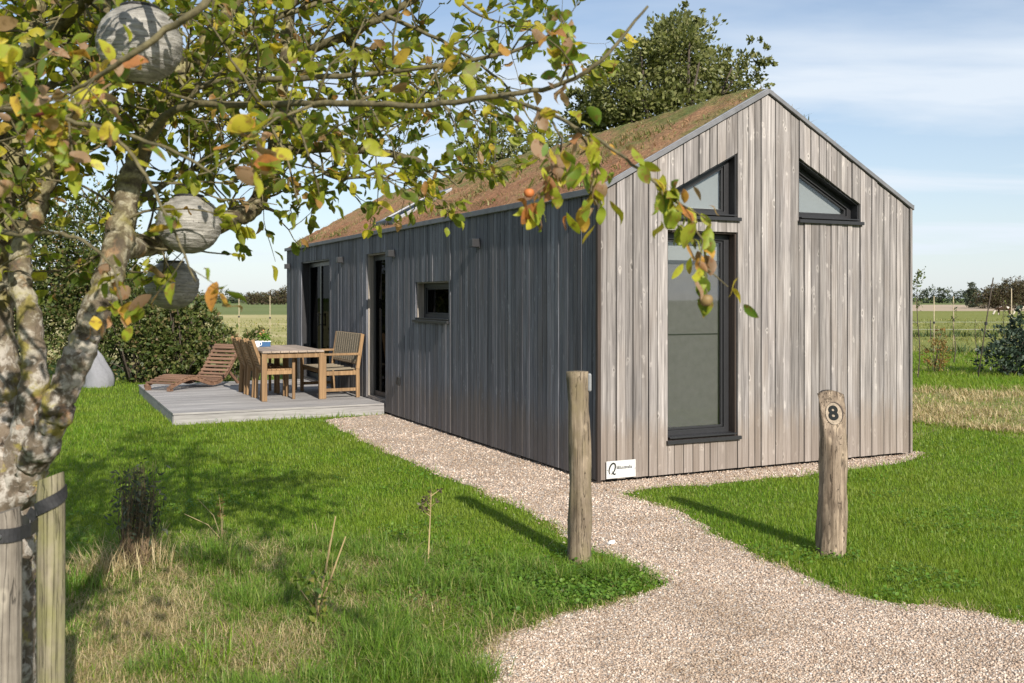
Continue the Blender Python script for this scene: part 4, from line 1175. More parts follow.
# ------------------------------------------------------------------ foliage
LEAF = np.array([(0,0,0), (0.34,0,0.0), (0.70,0,-0.02), (1.0,0,-0.10), (0.30,0.25,0.07), (0.68,0.21,0.05), (0.30,-0.25,0.07), (0.68,-0.21,0.05)])
LEAFF = [(0,1,4), (1,2,5,4), (2,3,5), (0,6,1), (1,6,7,2), (2,7,3)]
_hx = [0.0, 0.10, 0.26, 0.46, 0.66, 0.84, 0.95]; _hw = [0.0, 0.11, 0.205, 0.25, 0.225, 0.14, 0.06]
BIG = np.array([(x, 0, -0.10*x*x) for x in _hx] + [(1.0, 0, -0.11)] + [(x, w_, 0.28*w_-0.10*x*x) for x, w_ in zip(_hx[1:], _hw[1:])] + [(x, -w_, 0.28*w_-0.10*x*x) for x, w_ in zip(_hx[1:], _hw[1:])])
BIGF = [(0, 1, 8)] + [(i, i+1, 8+i, 7+i) for i in range(1, 6)] + [(6, 7, 13)] + [(0, 14, 1)] + [(i, 13+i, 14+i, i+1) for i in range(1, 6)] + [(6, 19, 7)]
RH = np.array([(0,0,0), (0.5,0.28,0.06), (1,0,-0.05), (0.5,-0.28,0.06)])
RHF = [(0,1,2,3)]
def crown_points(lobes, n, clump, inner=0.35):
    """points clumped towards the surface of several ellipsoids; returns positions and outward directions"""
    vol = np.array([rx*ry*rz_ for (_, _, _, rx, ry, rz_) in lobes])**0.66; vol /= vol.sum()
    nc = max(6, n//clump)
    li = rng.choice(len(lobes), nc, p=vol)
    d = rng.normal(size=(nc, 3)); d /= np.linalg.norm(d, axis=1, keepdims=True)
    r = rng.uniform(inner, 1.0, nc)**0.5 * rng.uniform(0.82, 1.12, nc)
    lb = np.array(lobes)[li]
    cen = lb[:, :3] + d*r[:, None]*lb[:, 3:]
    cr_ = (lb[:, 3:].mean(1)*0.20)*rng.uniform(0.6, 1.3, nc)
    idx = np.repeat(np.arange(nc), clump)
    off = rng.normal(size=(len(idx), 3)); off *= (cr_[idx]*0.55)[:, None]; off[:, 2] *= 0.75
    return cen[idx] + off, d[idx] + rng.normal(0, 0.6, (len(idx), 3)), cen
def foliage(name, lobes, n, clump, size, mat, parent, tmpl='RH', inner=0.35, zmin=0.02):
    p, d, cen = crown_points(lobes, n, clump, inner)
    k = p[:, 2] > zmin
    p, d = p[k], d[k]
    d = d + np.array([0, 0, 0.15])
    rot = frames(d, rng.uniform(0, 6.283, len(p)))
    t_, f_ = (RH, RHF) if tmpl == 'RH' else (LEAF, LEAFF)
    v, l, st = instance(t_, f_, p, rot, size*rng.uniform(0.6, 1.35, len(p)))
    return np_mesh(name, v, l, st, mat, parent), cen
def bush(name, x, y, lobes, n, clump, size, mat, label, cat, group=None, trunk=None, stems=7, inner=0.3, bark=None, sr=0.022):
    e = empty(name, (x, y, 0)); tag(e, label, cat, group)
    _, cen = foliage('crown', lobes, n, clump, size, mat, e, inner=inner)
    m = MB()
    bark = bark or M['fbark']
    if trunk:
        h, r = trunk
        m.tube([(0, 0, -0.1), (0.05, 0, h*0.35), (-0.05, 0.03, h*0.7), (0.02, 0, h)], [r*1.25, r, r*0.9, r*0.75], 9)
        for c_ in cen[:: max(1, len(cen)//stems)]:
            c_ = Vector(c_); s0 = Vector((0, 0, h*random.uniform(0.7, 1.0)))
            mid = s0.lerp(c_, 0.5) + Vector((random.uniform(-.2, .2), random.uniform(-.2, .2), 0.25))
            m.tube([s0, mid, c_], [r*0.5, r*0.3, r*0.08], 6)
        m.build('trunk', bark, e, smooth=True)
    else:
        for c_ in cen[:: max(1, len(cen)//stems)]:
            c_ = Vector(c_); s0 = Vector((c_.x*0.3+random.uniform(-.1, .1), c_.y*0.3+random.uniform(-.1, .1), -0.03))
            m.tube([s0, s0.lerp(c_, 0.5) + Vector((0, 0, 0.1)), c_], [sr, sr*0.68, sr*0.23], 5)
        m.build('stems', bark, e, smooth=True)
    return e
def at(px, Y): return (px-CX)/F*Y
# hedge on the left: individual shrubs
hedge = [  # px, Y, height, half width, label
    (-70, 19.5, 4.6, 1.7, 'tall dense shrub at the far left edge of the hedge'),
    (15, 19.2, 4.5, 1.6, 'tall dense shrub behind the lichen covered trunk'),
    (92, 19.5, 4.1, 1.35, 'tallest hedge shrub with wispy top behind the beanbag'),
    (140, 18.9, 2.35, 0.98, 'medium hedge shrub just right of the beanbag'),
    (180, 18.8, 1.75, 0.85, 'rounded hedge shrub behind the sun lounger foot'),
    (216, 18.9, 1.25, 0.55, 'lowest hedge shrub behind the sun lounger head'),
]
for px_, Y_, h_, hw, lab in hedge:
    lobes = []
    for i in range(9):
        f_ = i/8
        z_ = 0.25*h_ + 0.62*h_*random.random()
        ww = hw*(0.55 + 0.35*random.random())*(1.05 - 0.45*(z_/h_))
        lobes.append((random.uniform(-0.5, 0.5)*hw, random.uniform(-0.35, 0.35)*hw, z_, ww*0.8, ww*0.7, 0.20*h_+0.1))
    lobes.append((0, 0, 0.25*h_, hw, hw*0.8, 0.28*h_))
    lobes.append((0, 0, 0.55*h_, hw*0.8, hw*0.7, 0.34*h_))
    for _ in range(7):
        lobes.append((random.uniform(-0.7, 0.7)*hw, random.uniform(-0.5, 0.3)*hw, h_*random.uniform(0.8, 0.98), 0.10, 0.10, 0.28))
    bush('hedge_shrub', at(px_, Y_), Y_, lobes, int(7000*hw*h_/3)+2200, 22, 0.085, M['hedge_leaf'], lab, 'shrub', 'hedge shrubs at the lawn end', stems=24)
x_ = at(246, 18.2)
bush('shrub', x_, 18.2, [(0, 0, 0.55, 0.4, 0.4, 0.5), (0.2, 0, 0.75, 0.28, 0.3, 0.35), (-0.25, 0, 0.4, 0.35, 0.3, 0.35)], 900, 12, 0.08, M['hedge_leaf'], 'small loose shrub between the hedge and the chairs', 'shrub', stems=12)
# big tree behind the cabin
Yt = 27.0
xt = at(672, Yt)
def zt(py): return CH + (HZ-py)/F*Yt
lob = []
for px_, py_, rw, rh in [(705, 70, 36, 30), (672, 62, 42, 36), (680, 38, 26, 22), (640, 85, 42, 34), (615, 95, 36, 30), (592, 110, 26, 26), (735, 82, 26, 24), (752, 70, 14, 16), (650, 118, 60, 32), (610, 135, 48, 28), (700, 110, 55, 36), (690, 20, 10, 10), (745, 48, 14, 9), (660, 165, 70, 40), (720, 150, 60, 40), (588, 128, 22, 30), (578, 108, 14, 18), (688, 26, 20, 18), (655, 55, 34, 22), (722, 62, 26, 18)]:
    lob.append((at(px_, Yt)-xt, random.uniform(-1.0, 1.0), zt(py_), rw/F*Yt, rw/F*Yt*0.9, rh/F*Yt))
bush('broadleaf_tree', xt, Yt, lob, 40000, 26, 0.125, M['tree_leaf'], 'large dense broadleaf tree rising behind the cabin roof', 'tree', trunk=(4.2, 0.24), stems=34, inner=0.25)
Yt = 24.0; xt = at(482, Yt)
lob = [(at(px_, Yt)-xt, random.uniform(-.5, .5), CH+(HZ-py_)/F*Yt, rw/F*Yt, rw/F*Yt, rh/F*Yt) for px_, py_, rw, rh in [(480, 160, 26, 22), (500, 142, 20, 20), (468, 150, 14, 18), (520, 165, 24, 24), (490, 122, 12, 14), (535, 140, 22, 24), (500, 190, 40, 30)]]
bush('broadleaf_tree', xt, Yt, lob, 7000, 18, 0.10, M['tree_leaf'], 'smaller loose tree behind the roof ridge left of the big tree', 'tree', trunk=(3.0, 0.12), stems=22, inner=0.2)
# right hand side shrubs and saplings
bush('rust_shrub', at(936, 21), 21, [(0, 0, 0.4, 0.28, 0.28, 0.36), (0.08, 0, 0.75, 0.14, 0.14, 0.3)], 900, 8, 0.045, M['rust_leaf'], 'small rusty orange shrub in the rough grass', 'shrub', stems=16, sr=0.007)
lob = [(0, 0, 0.55, 0.5, 0.5, 0.5), (0.3, 0.1, 0.9, 0.35, 0.4, 0.4), (-0.3, 0, 0.35, 0.45, 0.4, 0.3), (0.45, 0, 0.5, 0.5, 0.5, 0.45), (0.3, 0, 1.15, 0.2, 0.2, 0.3)]
bush('evergreen_shrub', at(1012, 20.5), 20.5, lob, 3200, 12, 0.085, M['fir_leaf'], 'dark bluish evergreen shrub at the right frame edge', 'shrub', stems=16, sr=0.012)
def sapling(px_, Y_, h_, label, n=60, spread=0.25, mat='hedge_leaf', sz=0.06):
    e = empty('sapling', (at(px_, Y_), Y_, 0)); tag(e, label, 'sapling', 'young saplings right of the cabin')
    m = MB(); pts = [(0.03*math.sin(i), 0.02*math.cos(2*i), h_*i/6) for i in range(7)]
    m.tube(pts, [0.014*(1-i/8) for i in range(7)], 6)
    tips = []
    for i in range(10):
        z_ = h_*random.uniform(0.35, 0.98); a = random.uniform(0, 6.28); q = Vector((math.cos(a), math.sin(a), 0.7))*spread*random.uniform(0.5, 1)*(1.2-z_/h_)
        m.tube([(0, 0, z_), Vector((0, 0, z_))+q*0.5, Vector((0, 0, z_))+q], [0.006, 0.005, 0.003], 5); tips.append(Vector((0, 0, z_))+q); tips.append(Vector((0, 0, z_))+q*0.6)
    m.build('trunk', M['fbark'], e)
    tp = np.array([tips[i] for i in rng.integers(0, len(tips), n)]) + rng.normal(0, 0.045, (n, 3))
    v, l, st = instance(RH, RHF, tp, rand_rot(n), sz*rng.uniform(0.6, 1.3, n)); np_mesh('crown', v, l, st, M[mat], e)
sapling(918, 19.5, 2.15, 'slender sapling right against the cabin corner', 130, 0.4)
sapling(954, 24, 1.5, 'thin twiggy sapling beside the second pale stake', 26, 0.2)
sapling(976, 23, 1.1, 'leafless thin sapling left of the evergreen shrub', 8, 0.2)
sapling(1004, 26, 1.6, 'thin sapling above the evergreen shrub', 30, 0.25)
def cane(px_, Y_, h_, label, lean=0.0, mat='cane'):
    e = empty('garden_cane', (at(px_, Y_), Y_, 0)); tag(e, label, 'stake', 'pale stakes in the fields')
    m = MB(); m.tube([(0, 0, -0.1), (lean*h_*0.5, 0, h_*0.5), (lean*h_, 0, h_)], [0.013, 0.012, 0.011], 7); m.build('pole', M[mat], e, smooth=True)
    m = MB(); m.tube([(lean*h_*0.55, 0, h_*0.55-0.03), (lean*h_*0.55, 0, h_*0.55+0.03)], 0.03, 8); m.build('tie', M['rubber'], e)
cane(934, 28, 1.65, 'pale stake in the meadow nearest the cabin corner')
cane(953.5, 31, 1.65, 'pale stake in the meadow, second from the cabin corner')
cane(977, 19.5, 2.0, 'leaning brown stake left of the evergreen shrub', 0.16, 'fbark')
cane(1011.5, 26, 1.85, 'pale stake rising behind the evergreen shrub')
cane(239, 34, 1.75, 'pale stake in the dry pasture above the chair backs')
cane(270, 34, 1.68, 'pale stake in the dry pasture above the table end')
# wire fence in the right meadow
wf = empty('wire_fence', (14, 38, 0)); tag(wf, 'thin pale wire fence crossing the right meadow', 'fence')
for i, x_ in enumerate((-6, 2, 10, 18, 26)):
    m = MB(); m.tube([(x_, 0, -0.1), (x_, 0, 0.75)], 0.02, 6); m.build('post', M['fbark'], wf)
m = MB()
for z_ in (0.40, 0.68): m.tube([(-8, -0.025, z_), (28, -0.025, z_)], 0.005, 5)
m.build('wire', M['wire'], wf)
# far tree lines
def treeline(name, x0, x1, Y_, h0, h1, n, size, mat, label):
    v2, l2, s2 = [], [], []; cx_ = x0; bv = bl = 0
    while cx_ < x1:
        wd_ = random.uniform(3, 9); h_ = random.uniform(h0, h1)*(1.25 if random.random() < 0.15 else 1)
        lobes = [(cx_, Y_+random.uniform(-4, 4), h_*0.5, wd_*0.75, 3, h_*0.52), (cx_+random.uniform(-1, 1), Y_, h_*0.3, wd_*0.8, 3, h_*0.35)]
        p, d, _ = crown_points(lobes, n, 10, 0.3)
        k = p[:, 2] > 0
        p, d = p[k], d[k]
        v, l, st = instance(RH, RHF, p, frames(d, rng.uniform(0, 6.28, len(p))), size*rng.uniform(0.6, 1.4, len(p)))
        v2.append(v); l2.append(l+bv); s2.append(st+bl); bv += len(v); bl += len(l)
        cx_ += wd_
    return tag(np_mesh(name, np.concatenate(v2), np.concatenate(l2), np.concatenate(s2), mat), label, 'woodland', kind='stuff')
treeline('far_woodland', -190, -45, 300, 2.6, 3.9, 700, 0.65, M['far_leaf'], 'distant tree line beyond the left fields')
treeline('far_woodland', 85, 175, 300, 3.2, 5.6, 800, 0.6, M['far_leaf'], 'distant dark tree line beyond the stubble field')
for i, (px_, Y_, h_, hw, lab) in enumerate([(990, 150, 3.6, 2.4, 'brown bare thicket at the stubble edge, left end'), (1008, 150, 4.6, 3.0, 'brown bare thicket in the middle of the far right clump'), (1030, 150, 5.4, 3.6, 'tallest brown thicket cut by the right frame edge'), (972, 165, 4.2, 0.9, 'narrow dark tree just left of the brown thicket')]):
    lobes = [(random.uniform(-.5, .5)*hw, 0, h_*random.uniform(0.3, 0.75), hw*0.7, hw*0.6, h_*0.3) for _ in range(6)] + [(0, 0, h_*0.22, hw*1.15, hw*0.8, h_*0.26), (hw*0.6, -0.3, h_*0.2, hw*0.7, hw*0.6, h_*0.24)]
    bush('thicket', at(px_, Y_), Y_, lobes, 6000, 12, 0.24, M['thicket'] if i < 3 else M['far_leaf'], lab, 'thicket', 'thickets at the stubble edge', stems=12)
for px_, Y_, h_ in ((262, 240, 3.0), (274, 240, 3.6), (252, 240, 2.8), (284, 240, 4.2)):
    bush('far_tree', at(px_, Y_), Y_, [(0, 0, h_*0.55, 2.2, 2, h_*0.45), (1, 0, h_*0.4, 2, 2, h_*0.4)], 1500, 10, 0.4, M['thicket'], 'distant reddish tree on the horizon left of the cabin', 'tree', 'distant trees left of the cabin', trunk=(h_*0.4, 0.2), stems=6)

# ponies grazing
def pony(px_, Y_, rz, label, col1, col2):
    e = empty('pony', (at(px_, Y_), Y_, 0), rz); tag(e, label, 'pony')
    V_ = [(0.0,0,0.62), (0.25,0,0.66), (-0.25,0,0.66), (-0.48,0,0.68), (0.45,0,0.72), (0.66,0,0.62), (0.82,0,0.36), (0.90,0,0.14), (0.98,0,0.06)]
    Rd = [0.21, 0.20, 0.21, 0.17, 0.16, 0.11, 0.085, 0.085, 0.055]
    E_ = [(0,1),(0,2),(2,3),(1,4),(4,5),(5,6),(6,7),(7,8)]
    def leg(root, x_, y_, back):
        b = len(V_)
        V_.extend([(x_, y_, 0.48), (x_+(0.05 if not back else 0.04), y_, 0.30), (x_-(0.06 if back else 0.0), y_, 0.20), (x_, y_, 0.02)])
        Rd.extend([0.085 if not back else 0.10, 0.05, 0.04, 0.045])
        E_.extend([(root, b), (b, b+1), (b+1, b+2), (b+2, b+3)])
    leg(4, 0.40, 0.11, False); leg(4, 0.44, -0.11, False); leg(3, -0.46, 0.11, True); leg(3, -0.42, -0.11, True)
    b = len(V_); V_.extend([(-0.62, 0, 0.66), (-0.68, 0, 0.42), (-0.66, 0, 0.2)]); Rd.extend([0.05, 0.06, 0.03]); E_.extend([(3, b), (b, b+1), (b+1, b+2)])
    b = len(V_); V_.extend([(0.80, 0.05, 0.48), (0.80, -0.05, 0.48)]); Rd.extend([0.025, 0.025]); E_.extend([(6, b), (6, b+1)])
    me = bpy.data.meshes.new('body'); me.from_pydata(V_, E_, []); me.update()
    o = bpy.data.objects.new('tmp', me); C.objects.link(o)
    o.modifiers.new('Skin', 'SKIN'); ss = o.modifiers.new('Sub', 'SUBSURF'); ss.levels = 2; ss.render_levels = 2
    if not me.skin_vertices: 
        bpy.context.view_layer.objects.active = o
    sv = me.skin_vertices[0].data
    for i, r in enumerate(Rd): sv[i].radius = (r, r)
    sv[0].use_root = True
    dg = bpy.context.evaluated_depsgraph_get()
    m2 = bpy.data.meshes.new_from_object(o.evaluated_get(dg)); m2.name = 'body'
    bpy.data.objects.remove(o)
    t = NT('pony coat'); nz = t.noise(t.coord(), 2.4, 2, 0.4)
    c = t.mix(t.ramp(nz, [(0.49, 0.0), (0.52, 1.0)]), col1, col2)
    m2.materials.clear(); m2.materials.append(t.bsdf(c, 0.9, spec=0.1))
    bo = bpy.data.objects.new('body', m2); C.objects.link(bo); bo.parent = e
    m = MB(); m.tube([(0.5, 0, 0.84), (0.66, 0, 0.72), (0.78, 0, 0.50)], [0.035, 0.05, 0.03], 6); m.build('mane', M['thicket'], e)
pony(1004, 92, R(165), 'brown and white pony grazing in the far right meadow', (0.05, 0.03, 0.02), (0.50, 0.45, 0.40))
pony(1024, 92, R(170), 'pale pony cut by the right frame edge', (0.45, 0.38, 0.30), (0.5, 0.45, 0.38))

# ------------------------------------------------------------------ weeds in the foreground
def tuftobj(name, px_, py_, n, h, wid, lean, mat, label, cat, r=0.08, extra=None):
    gx, gy = G(px_, py_)
    e = empty(name, (gx, gy, 0)); tag(e, label, cat)
    X = rng.normal(0, r, n); Y = rng.normal(0, r, n)
    v, l, st = blades(X, Y, h*rng.uniform(0.5, 1.15, n), wid*rng.uniform(0.7, 1.3, n), lean, 1.3)
    np_mesh('foliage', v, l, st, mat, e)
    return e
tuftobj('grass_tuft', 212, 562, 260, 0.17, 0.006, 0.9, M['roughgrass'], 'arching green grass tuft right of the dark weed clump', 'grass tuft')
tuftobj('grass_tuft', 100, 578, 260, 0.19, 0.005, 0.75, M['drygrass'], 'bleached dry grass tuft left of the dark weed clump', 'grass tuft', 0.10)
tuftobj('grass_tuft', 78, 590, 200, 0.15, 0.006, 0.8, M['roughgrass'], 'green grass tuft beside the right tree stake', 'grass tuft', 0.09)
tuftobj('grass_tuft', 205, 668, 240, 0.12, 0.006, 0.8, M['grass'], 'bright green grass tuft at the bottom frame edge', 'grass tuft', 0.12)
# dark dead weed clump
gx, gy = G(134, 566)
e = empty('weed_clump', (gx, gy, 0)); tag(e, 'dark withered weed clump standing in the rough grass', 'weed')
m = MB(); tips = []
for i in range(130):
    a = random.uniform(0, 6.28); r_ = random.uniform(0, 0.10); p0 = Vector((math.cos(a)*r_, math.sin(a)*r_, 0)); h_ = random.uniform(0.2, 0.62)
    p1 = p0 + Vector((random.gauss(0, 0.05)+0.03, random.gauss(0, 0.05), h_)); pm = p0.lerp(p1, 0.5) + Vector((random.gauss(0, 0.02), random.gauss(0, 0.02), 0))
    m.tube([p0, pm, p1], [0.0026, 0.0022, 0.0012], 4)
    if h_ > 0.32: tips += [pm.lerp(p1, random.random()) for _ in range(3)]
m.build('stems', M['rustystem'], e)
tp = np.array(tips); tp = np.concatenate([tp, tp]) + rng.normal(0, 0.034, (2*len(tips), 3)); n = len(tp)
v, l, st = instance(RH, RHF, tp, rand_rot(n), np.stack([rng.uniform(0.03, 0.06, n), rng.uniform(0.018, 0.035, n), rng.uniform(0.02, 0.03, n)], 1)); np_mesh('leaves', v, l, st, M['weed_dark'], e)
v, l, st = blades(rng.normal(0, 0.11, 240), rng.normal(0, 0.08, 240), rng.uniform(0.1, 0.3, 240), np.full(240, 0.004), 0.8); np_mesh('dry_foliage', v, l, st, M['drygrass'], e)
# leafy bramble with pale stems
gx, gy = G(318, 622)
e = empty('bramble', (gx, gy, 0)); tag(e, 'small bramble with yellow green leaves and three bleached stalks', 'weed')
m = MB()
for x1, z1 in ((0.085, 0.52), (0.06, 0.40), (0.135, 0.42)): m.tube([(-0.02, 0, 0), (x1*0.45, 0, z1*0.5), (x1, 0.01, z1)], [0.006, 0.005, 0.003], 6)
m.build('stalk', M['straw'], e)
m = MB()
for i in range(9):
    a = random.uniform(0, 6.28); m.tube([(0, 0, 0), (0.04*math.cos(a), 0.04*math.sin(a), 0.1), (0.09*math.cos(a), 0.08*math.sin(a), 0.17)], [0.004, 0.003, 0.002], 5)
m.build('stems', M['twig'], e)
n = 70
d = rng.normal(size=(n, 3)); p = np.stack([rng.normal(0.0, 0.055, n), rng.normal(0, 0.05, n), rng.uniform(0.03, 0.24, n)], 1)
v, l, st = instance(LEAF, LEAFF, p, frames(d + [0, -0.3, 0.2], rng.normal(0, 0.7, n)), rng.uniform(0.03, 0.055, n)*np.ones(n)); 
np_mesh('leaves', v, l, st, M['bramble'], e)
tuftobj('grass_tuft', 312, 632, 150, 0.06, 0.004, 2.0, M['drygrass'], 'flattened straw tuft below the small bramble', 'grass tuft', 0.10)
# dry thistle
gx, gy = G(428, 562)
e = empty('dry_thistle', (gx, gy, 0)); tag(e, 'single dry brown thistle stalk in the lawn', 'weed')
m = MB(); m.tube([(0, 0, 0), (0.01, 0, 0.2), (0.02, 0, 0.42)], [0.005, 0.004, 0.003], 6)
hd = []
for i in range(9):
    z_ = random.uniform(0.26, 0.42); a = random.uniform(0, 6.28); q = Vector((0.015+0.055*math.cos(a), 0.05*math.sin(a), z_+0.04)); m.tube([(0.015, 0, z_), q], [0.003, 0.002], 5); hd.append(q)
m.build('stalk', M['straw'], e)
for q in hd:
    v, l, st = instance(RH, RHF, np.array(q) + rng.normal(0, 0.006, (9, 3)), rand_rot(9), rng.uniform(0.015, 0.032, 9)); np_mesh('seed_head', v, l, st, M['thicket'], e)
gx, gy = G(222, 540)
e = empty('dry_weed', (gx, gy, 0)); tag(e, 'thin brown dock stalk behind the arching grass tuft', 'weed')
m = MB()
for x1, y1, z1 in ((-0.02, 0, 0.30), (0.0, 0.02, 0.22), (-0.16, 0, 0.27), (-0.24, -0.03, 0.18)): m.tube([(0, 0, 0), (x1*0.35, y1, z1*0.6), (x1, y1, z1)], [0.003, 0.0025, 0.0015], 5)
m.build('stalk', M['straw'], e)
tp = np.stack([rng.normal(-0.015, 0.012, 40), rng.normal(0, 0.01, 40), rng.uniform(0.15, 0.30, 40)], 1)
v, l, st = instance(RH, RHF, tp, rand_rot(40), rng.uniform(0.012, 0.025, 40)); np_mesh('flower_spike', v, l, st, M['rust_leaf'], e)
# white stone on the gravel
gx, gy = G(611, 545)
o_ = np_mesh('stone', *instance(ICO*rng.uniform(0.8, 1.2, (12, 1)), ICOF, np.zeros((1, 3)), rand_rot(1), np.array([[0.034, 0.024, 0.016]])), M['white'], None, True)
o_.location = (gx, gy, 0.014); tag(o_, 'single larger white stone lying on the gravel path', 'stone')

# ------------------------------------------------------------------ the apple tree in front
gx, gy = -1.60, 3.12
apple = empty('apple_tree', (gx, gy, 0))
tag(apple, 'lichen covered apple tree overhanging the left with yellowing leaves', 'tree')
org = Vector((gx, gy, 0))
random.seed(99)
limbs = [  # (px, py, Y, radius)
    [(2, 811, 3.12, 0.15), (2, 700, 3.12, 0.128), (4, 560, 3.1, 0.122), (4, 470, 3.1, 0.118), (-4, 380, 3.12, 0.098), (-12, 300, 3.15, 0.088), (-6, 220, 3.2, 0.075), (10, 150, 3.3, 0.06), (30, 60, 3.4, 0.05), (42, -40, 3.5, 0.04), (70, -180, 3.6, 0.022)],
    [(8, 560, 3.1, 0.07), (18, 470, 3.07, 0.07), (34, 390, 3.0, 0.052), (30, 325, 3.0, 0.045), (20, 265, 3.05, 0.04), (40, 195, 3.15, 0.042), (64, 140, 3.2, 0.038), (96, 60, 3.3, 0.032), (112, -60, 3.4, 0.02), (140, -190, 3.5, 0.012)],
    [(-6, 600, 3.13, 0.07), (10, 510, 3.12, 0.082), (24, 475, 3.08, 0.078), (43, 438, 3.03, 0.068), (60, 400, 3.0, 0.060), (83, 345, 3.0, 0.056), (99, 305, 3.0, 0.056), (113, 265, 3.05, 0.056), (124, 212, 3.15, 0.05), (137, 160, 3.25, 0.046), (165, 100, 3.4, 0.042), (200, 50, 3.6, 0.036), (250, -20, 3.9, 0.03), (310, -130, 4.2, 0.015)],
    [(116, 250, 3.08, 0.05), (168, 240, 3.5, 0.048), (222, 222, 3.75, 0.052), (256, 204, 3.9, 0.046), (274, 150, 4.0, 0.040), (284, 60, 4.2, 0.034), (300, -50, 4.4, 0.025), (330, -170, 4.6, 0.012)],
    [(165, 100, 3.4, 0.03), (205, 84, 3.35, 0.016), (260, 80, 3.2, 0.014), (340, 76, 3.1, 0.012), (420, 68, 3.0, 0.010), (500, 55, 2.9, 0.008), (550, 35, 2.85, 0.005)],
    [(134, 165, 3.25, 0.03), (175, 110, 3.0, 0.016), (260, 105, 2.8, 0.0135), (340, 103, 2.6, 0.012), (430, 105, 2.5, 0.010), (500, 95, 2.4, 0.009), (560, 85, 2.35, 0.0075), (600, 60, 2.3, 0.0065), (648, 6, 2.3, 0.004)],
    [(284, 60, 4.2, 0.03), (340, 38, 4.0, 0.026), (385, 15, 3.95, 0.022), (440, -15, 3.9, 0.016), (520, -60, 3.8, 0.008)],
    [(274, 150, 4.0, 0.034), (344, 148, 4.0, 0.03), (408, 158, 3.9, 0.018), (440, 172, 3.8, 0.008), (458, 186, 3.75, 0.004)],
    [(300, 150, 4.0, 0.014), (330, 176, 3.9, 0.010), (365, 176, 3.8, 0.008), (400, 160, 3.8, 0.005)],
    [(500, 95, 2.4, 0.008), (545, 112, 2.3, 0.0065), (580, 130, 2.2, 0.0058), (620, 155, 2.15, 0.005), (655, 182, 2.1, 0.0042), (682, 206, 2.1, 0.0036), (702, 240, 2.1, 0.003), (706, 278, 2.1, 0.002)],
    [(545, 112, 2.3, 0.005), (562, 140, 2.25, 0.004), (552, 175, 2.2, 0.003), (540, 205, 2.2, 0.002)],
    [(575, 128, 2.2, 0.004), (594, 160, 2.2, 0.003), (590, 195, 2.2, 0.002)],
    [(560, 85, 2.35, 0.006), (572, 50, 2.35, 0.004), (560, 15, 2.4, 0.003)],
    [(30, 60, 3.4, 0.04), (120, -30, 2.9, 0.02), (205, -8, 1.95, 0.011), (165, 30, 1.9, 0.0095), (128, 58, 1.9, 0.008), (96, 78, 1.95, 0.006), (60, 96, 2.0, 0.005), (30, 105, 2.0, 0.003)],
    [(-4, 225, 3.2, 0.03), (-60, 110, 2.6, 0.016), (0, 108, 2.1, 0.009), (60, 118, 2.05, 0.007), (110, 130, 2.0, 0.006), (170, 150, 1.95, 0.005), (215, 175, 1.9, 0.003)],
    [(110, 130, 2.0, 0.006), (146, 175, 2.0, 0.005), (170, 225, 2.0, 0.004), (196, 282, 2.0, 0.0025)],
    [(-12, 300, 3.15, 0.03), (-40, 230, 2.5, 0.012), (20, 235, 2.2, 0.008), (70, 235, 2.1, 0.006), (108, 262, 2.05, 0.004), (122, 305, 2.05, 0.0025)],
    [(10, 150, 3.3, 0.03), (60, 80, 3.8, 0.022), (150, 62, 4.4, 0.016), (260, 45, 5.0, 0.010), (330, 60, 5.3, 0.006)],
    [(124, 212, 3.15, 0.02), (180, 175, 3.6, 0.012), (240, 150, 4.4, 0.009), (300, 130, 5.0, 0.005)],
    [(200, 50, 3.6, 0.025), (270, 20, 3.8, 0.018), (360, -10, 3.9, 0.012), (470, -40, 3.7, 0.006)],
    [(385, 15, 3.95, 0.014), (440, 40, 3.7, 0.009), (500, 80, 3.5, 0.006), (530, 120, 3.4, 0.003)],
    [(340, 38, 4.0, 0.016), (400, 75, 4.2, 0.010), (450, 110, 4.3, 0.006), (490, 125, 4.3, 0.003)],
    [(300, -50, 4.4, 0.02), (380, -90, 4.3, 0.014), (480, -100, 4.0, 0.008), (560, -70, 3.6, 0.004)],
    [(440, -15, 3.9, 0.01), (480, 15, 3.8, 0.007), (530, 30, 3.7, 0.005), (560, 45, 3.6, 0.003)],
    [(-6, 220, 3.2, 0.03), (-90, 100, 3.4, 0.03), (-190, -30, 3.6, 0.02), (-260, -160, 3.8, 0.01)],
    [(42, -40, 3.5, 0.03), (0, -120, 3.9, 0.02), (-60, -240, 4.2, 0.01)],
    [(-12, 300, 3.15, 0.03), (-120, 200, 2.8, 0.02), (-240, 120, 2.5, 0.01)],
    [(250, -20, 3.9, 0.02), (220, -110, 4.4, 0.014), (200, -220, 4.9, 0.008)],
    [(30, 60, 3.4, 0.03), (70, 20, 4.2, 0.018), (150, -30, 5.0, 0.012), (220, -60, 5.6, 0.006)],
    [(256, 204, 3.9, 0.012), (285, 215, 4.0, 0.007), (300, 212, 4.0, 0.003)],
]
m = MB(); bmb = MB(); twig_mb = MB()
paths = []
for lim in limbs:
    main_ = len(paths) < 4
    pts = [P(a, b, c) - org for a, b, c, _ in lim]; rad = [q[3]*(0.76 if main_ else 0.72) for q in lim]
    ps, rs = catmull(pts, rad, 12 if main_ else 6)
    big = max(rad) > 0.03
    for i in range(1, len(ps)-1):
        ps[i] = ps[i] + Vector((random.gauss(0, 1), random.gauss(0, 1), random.gauss(0, 1)))*(0.03*rs[i] + 0.0015)
    if main_: rs = [r_*(1 + 0.06*math.sin(i*0.55+len(paths)) + random.uniform(-0.03, 0.03)) for i, r_ in enumerate(rs)]
    (m if main_ else bmb).tube(ps, rs, 26 if main_ else 8, wob=0.075 if main_ else 0.05)
    paths.append((ps, rs))
m.build('trunk', M['bark'], apple, smooth=True); bmb.build('branches', M['twig'], apple, smooth=True)
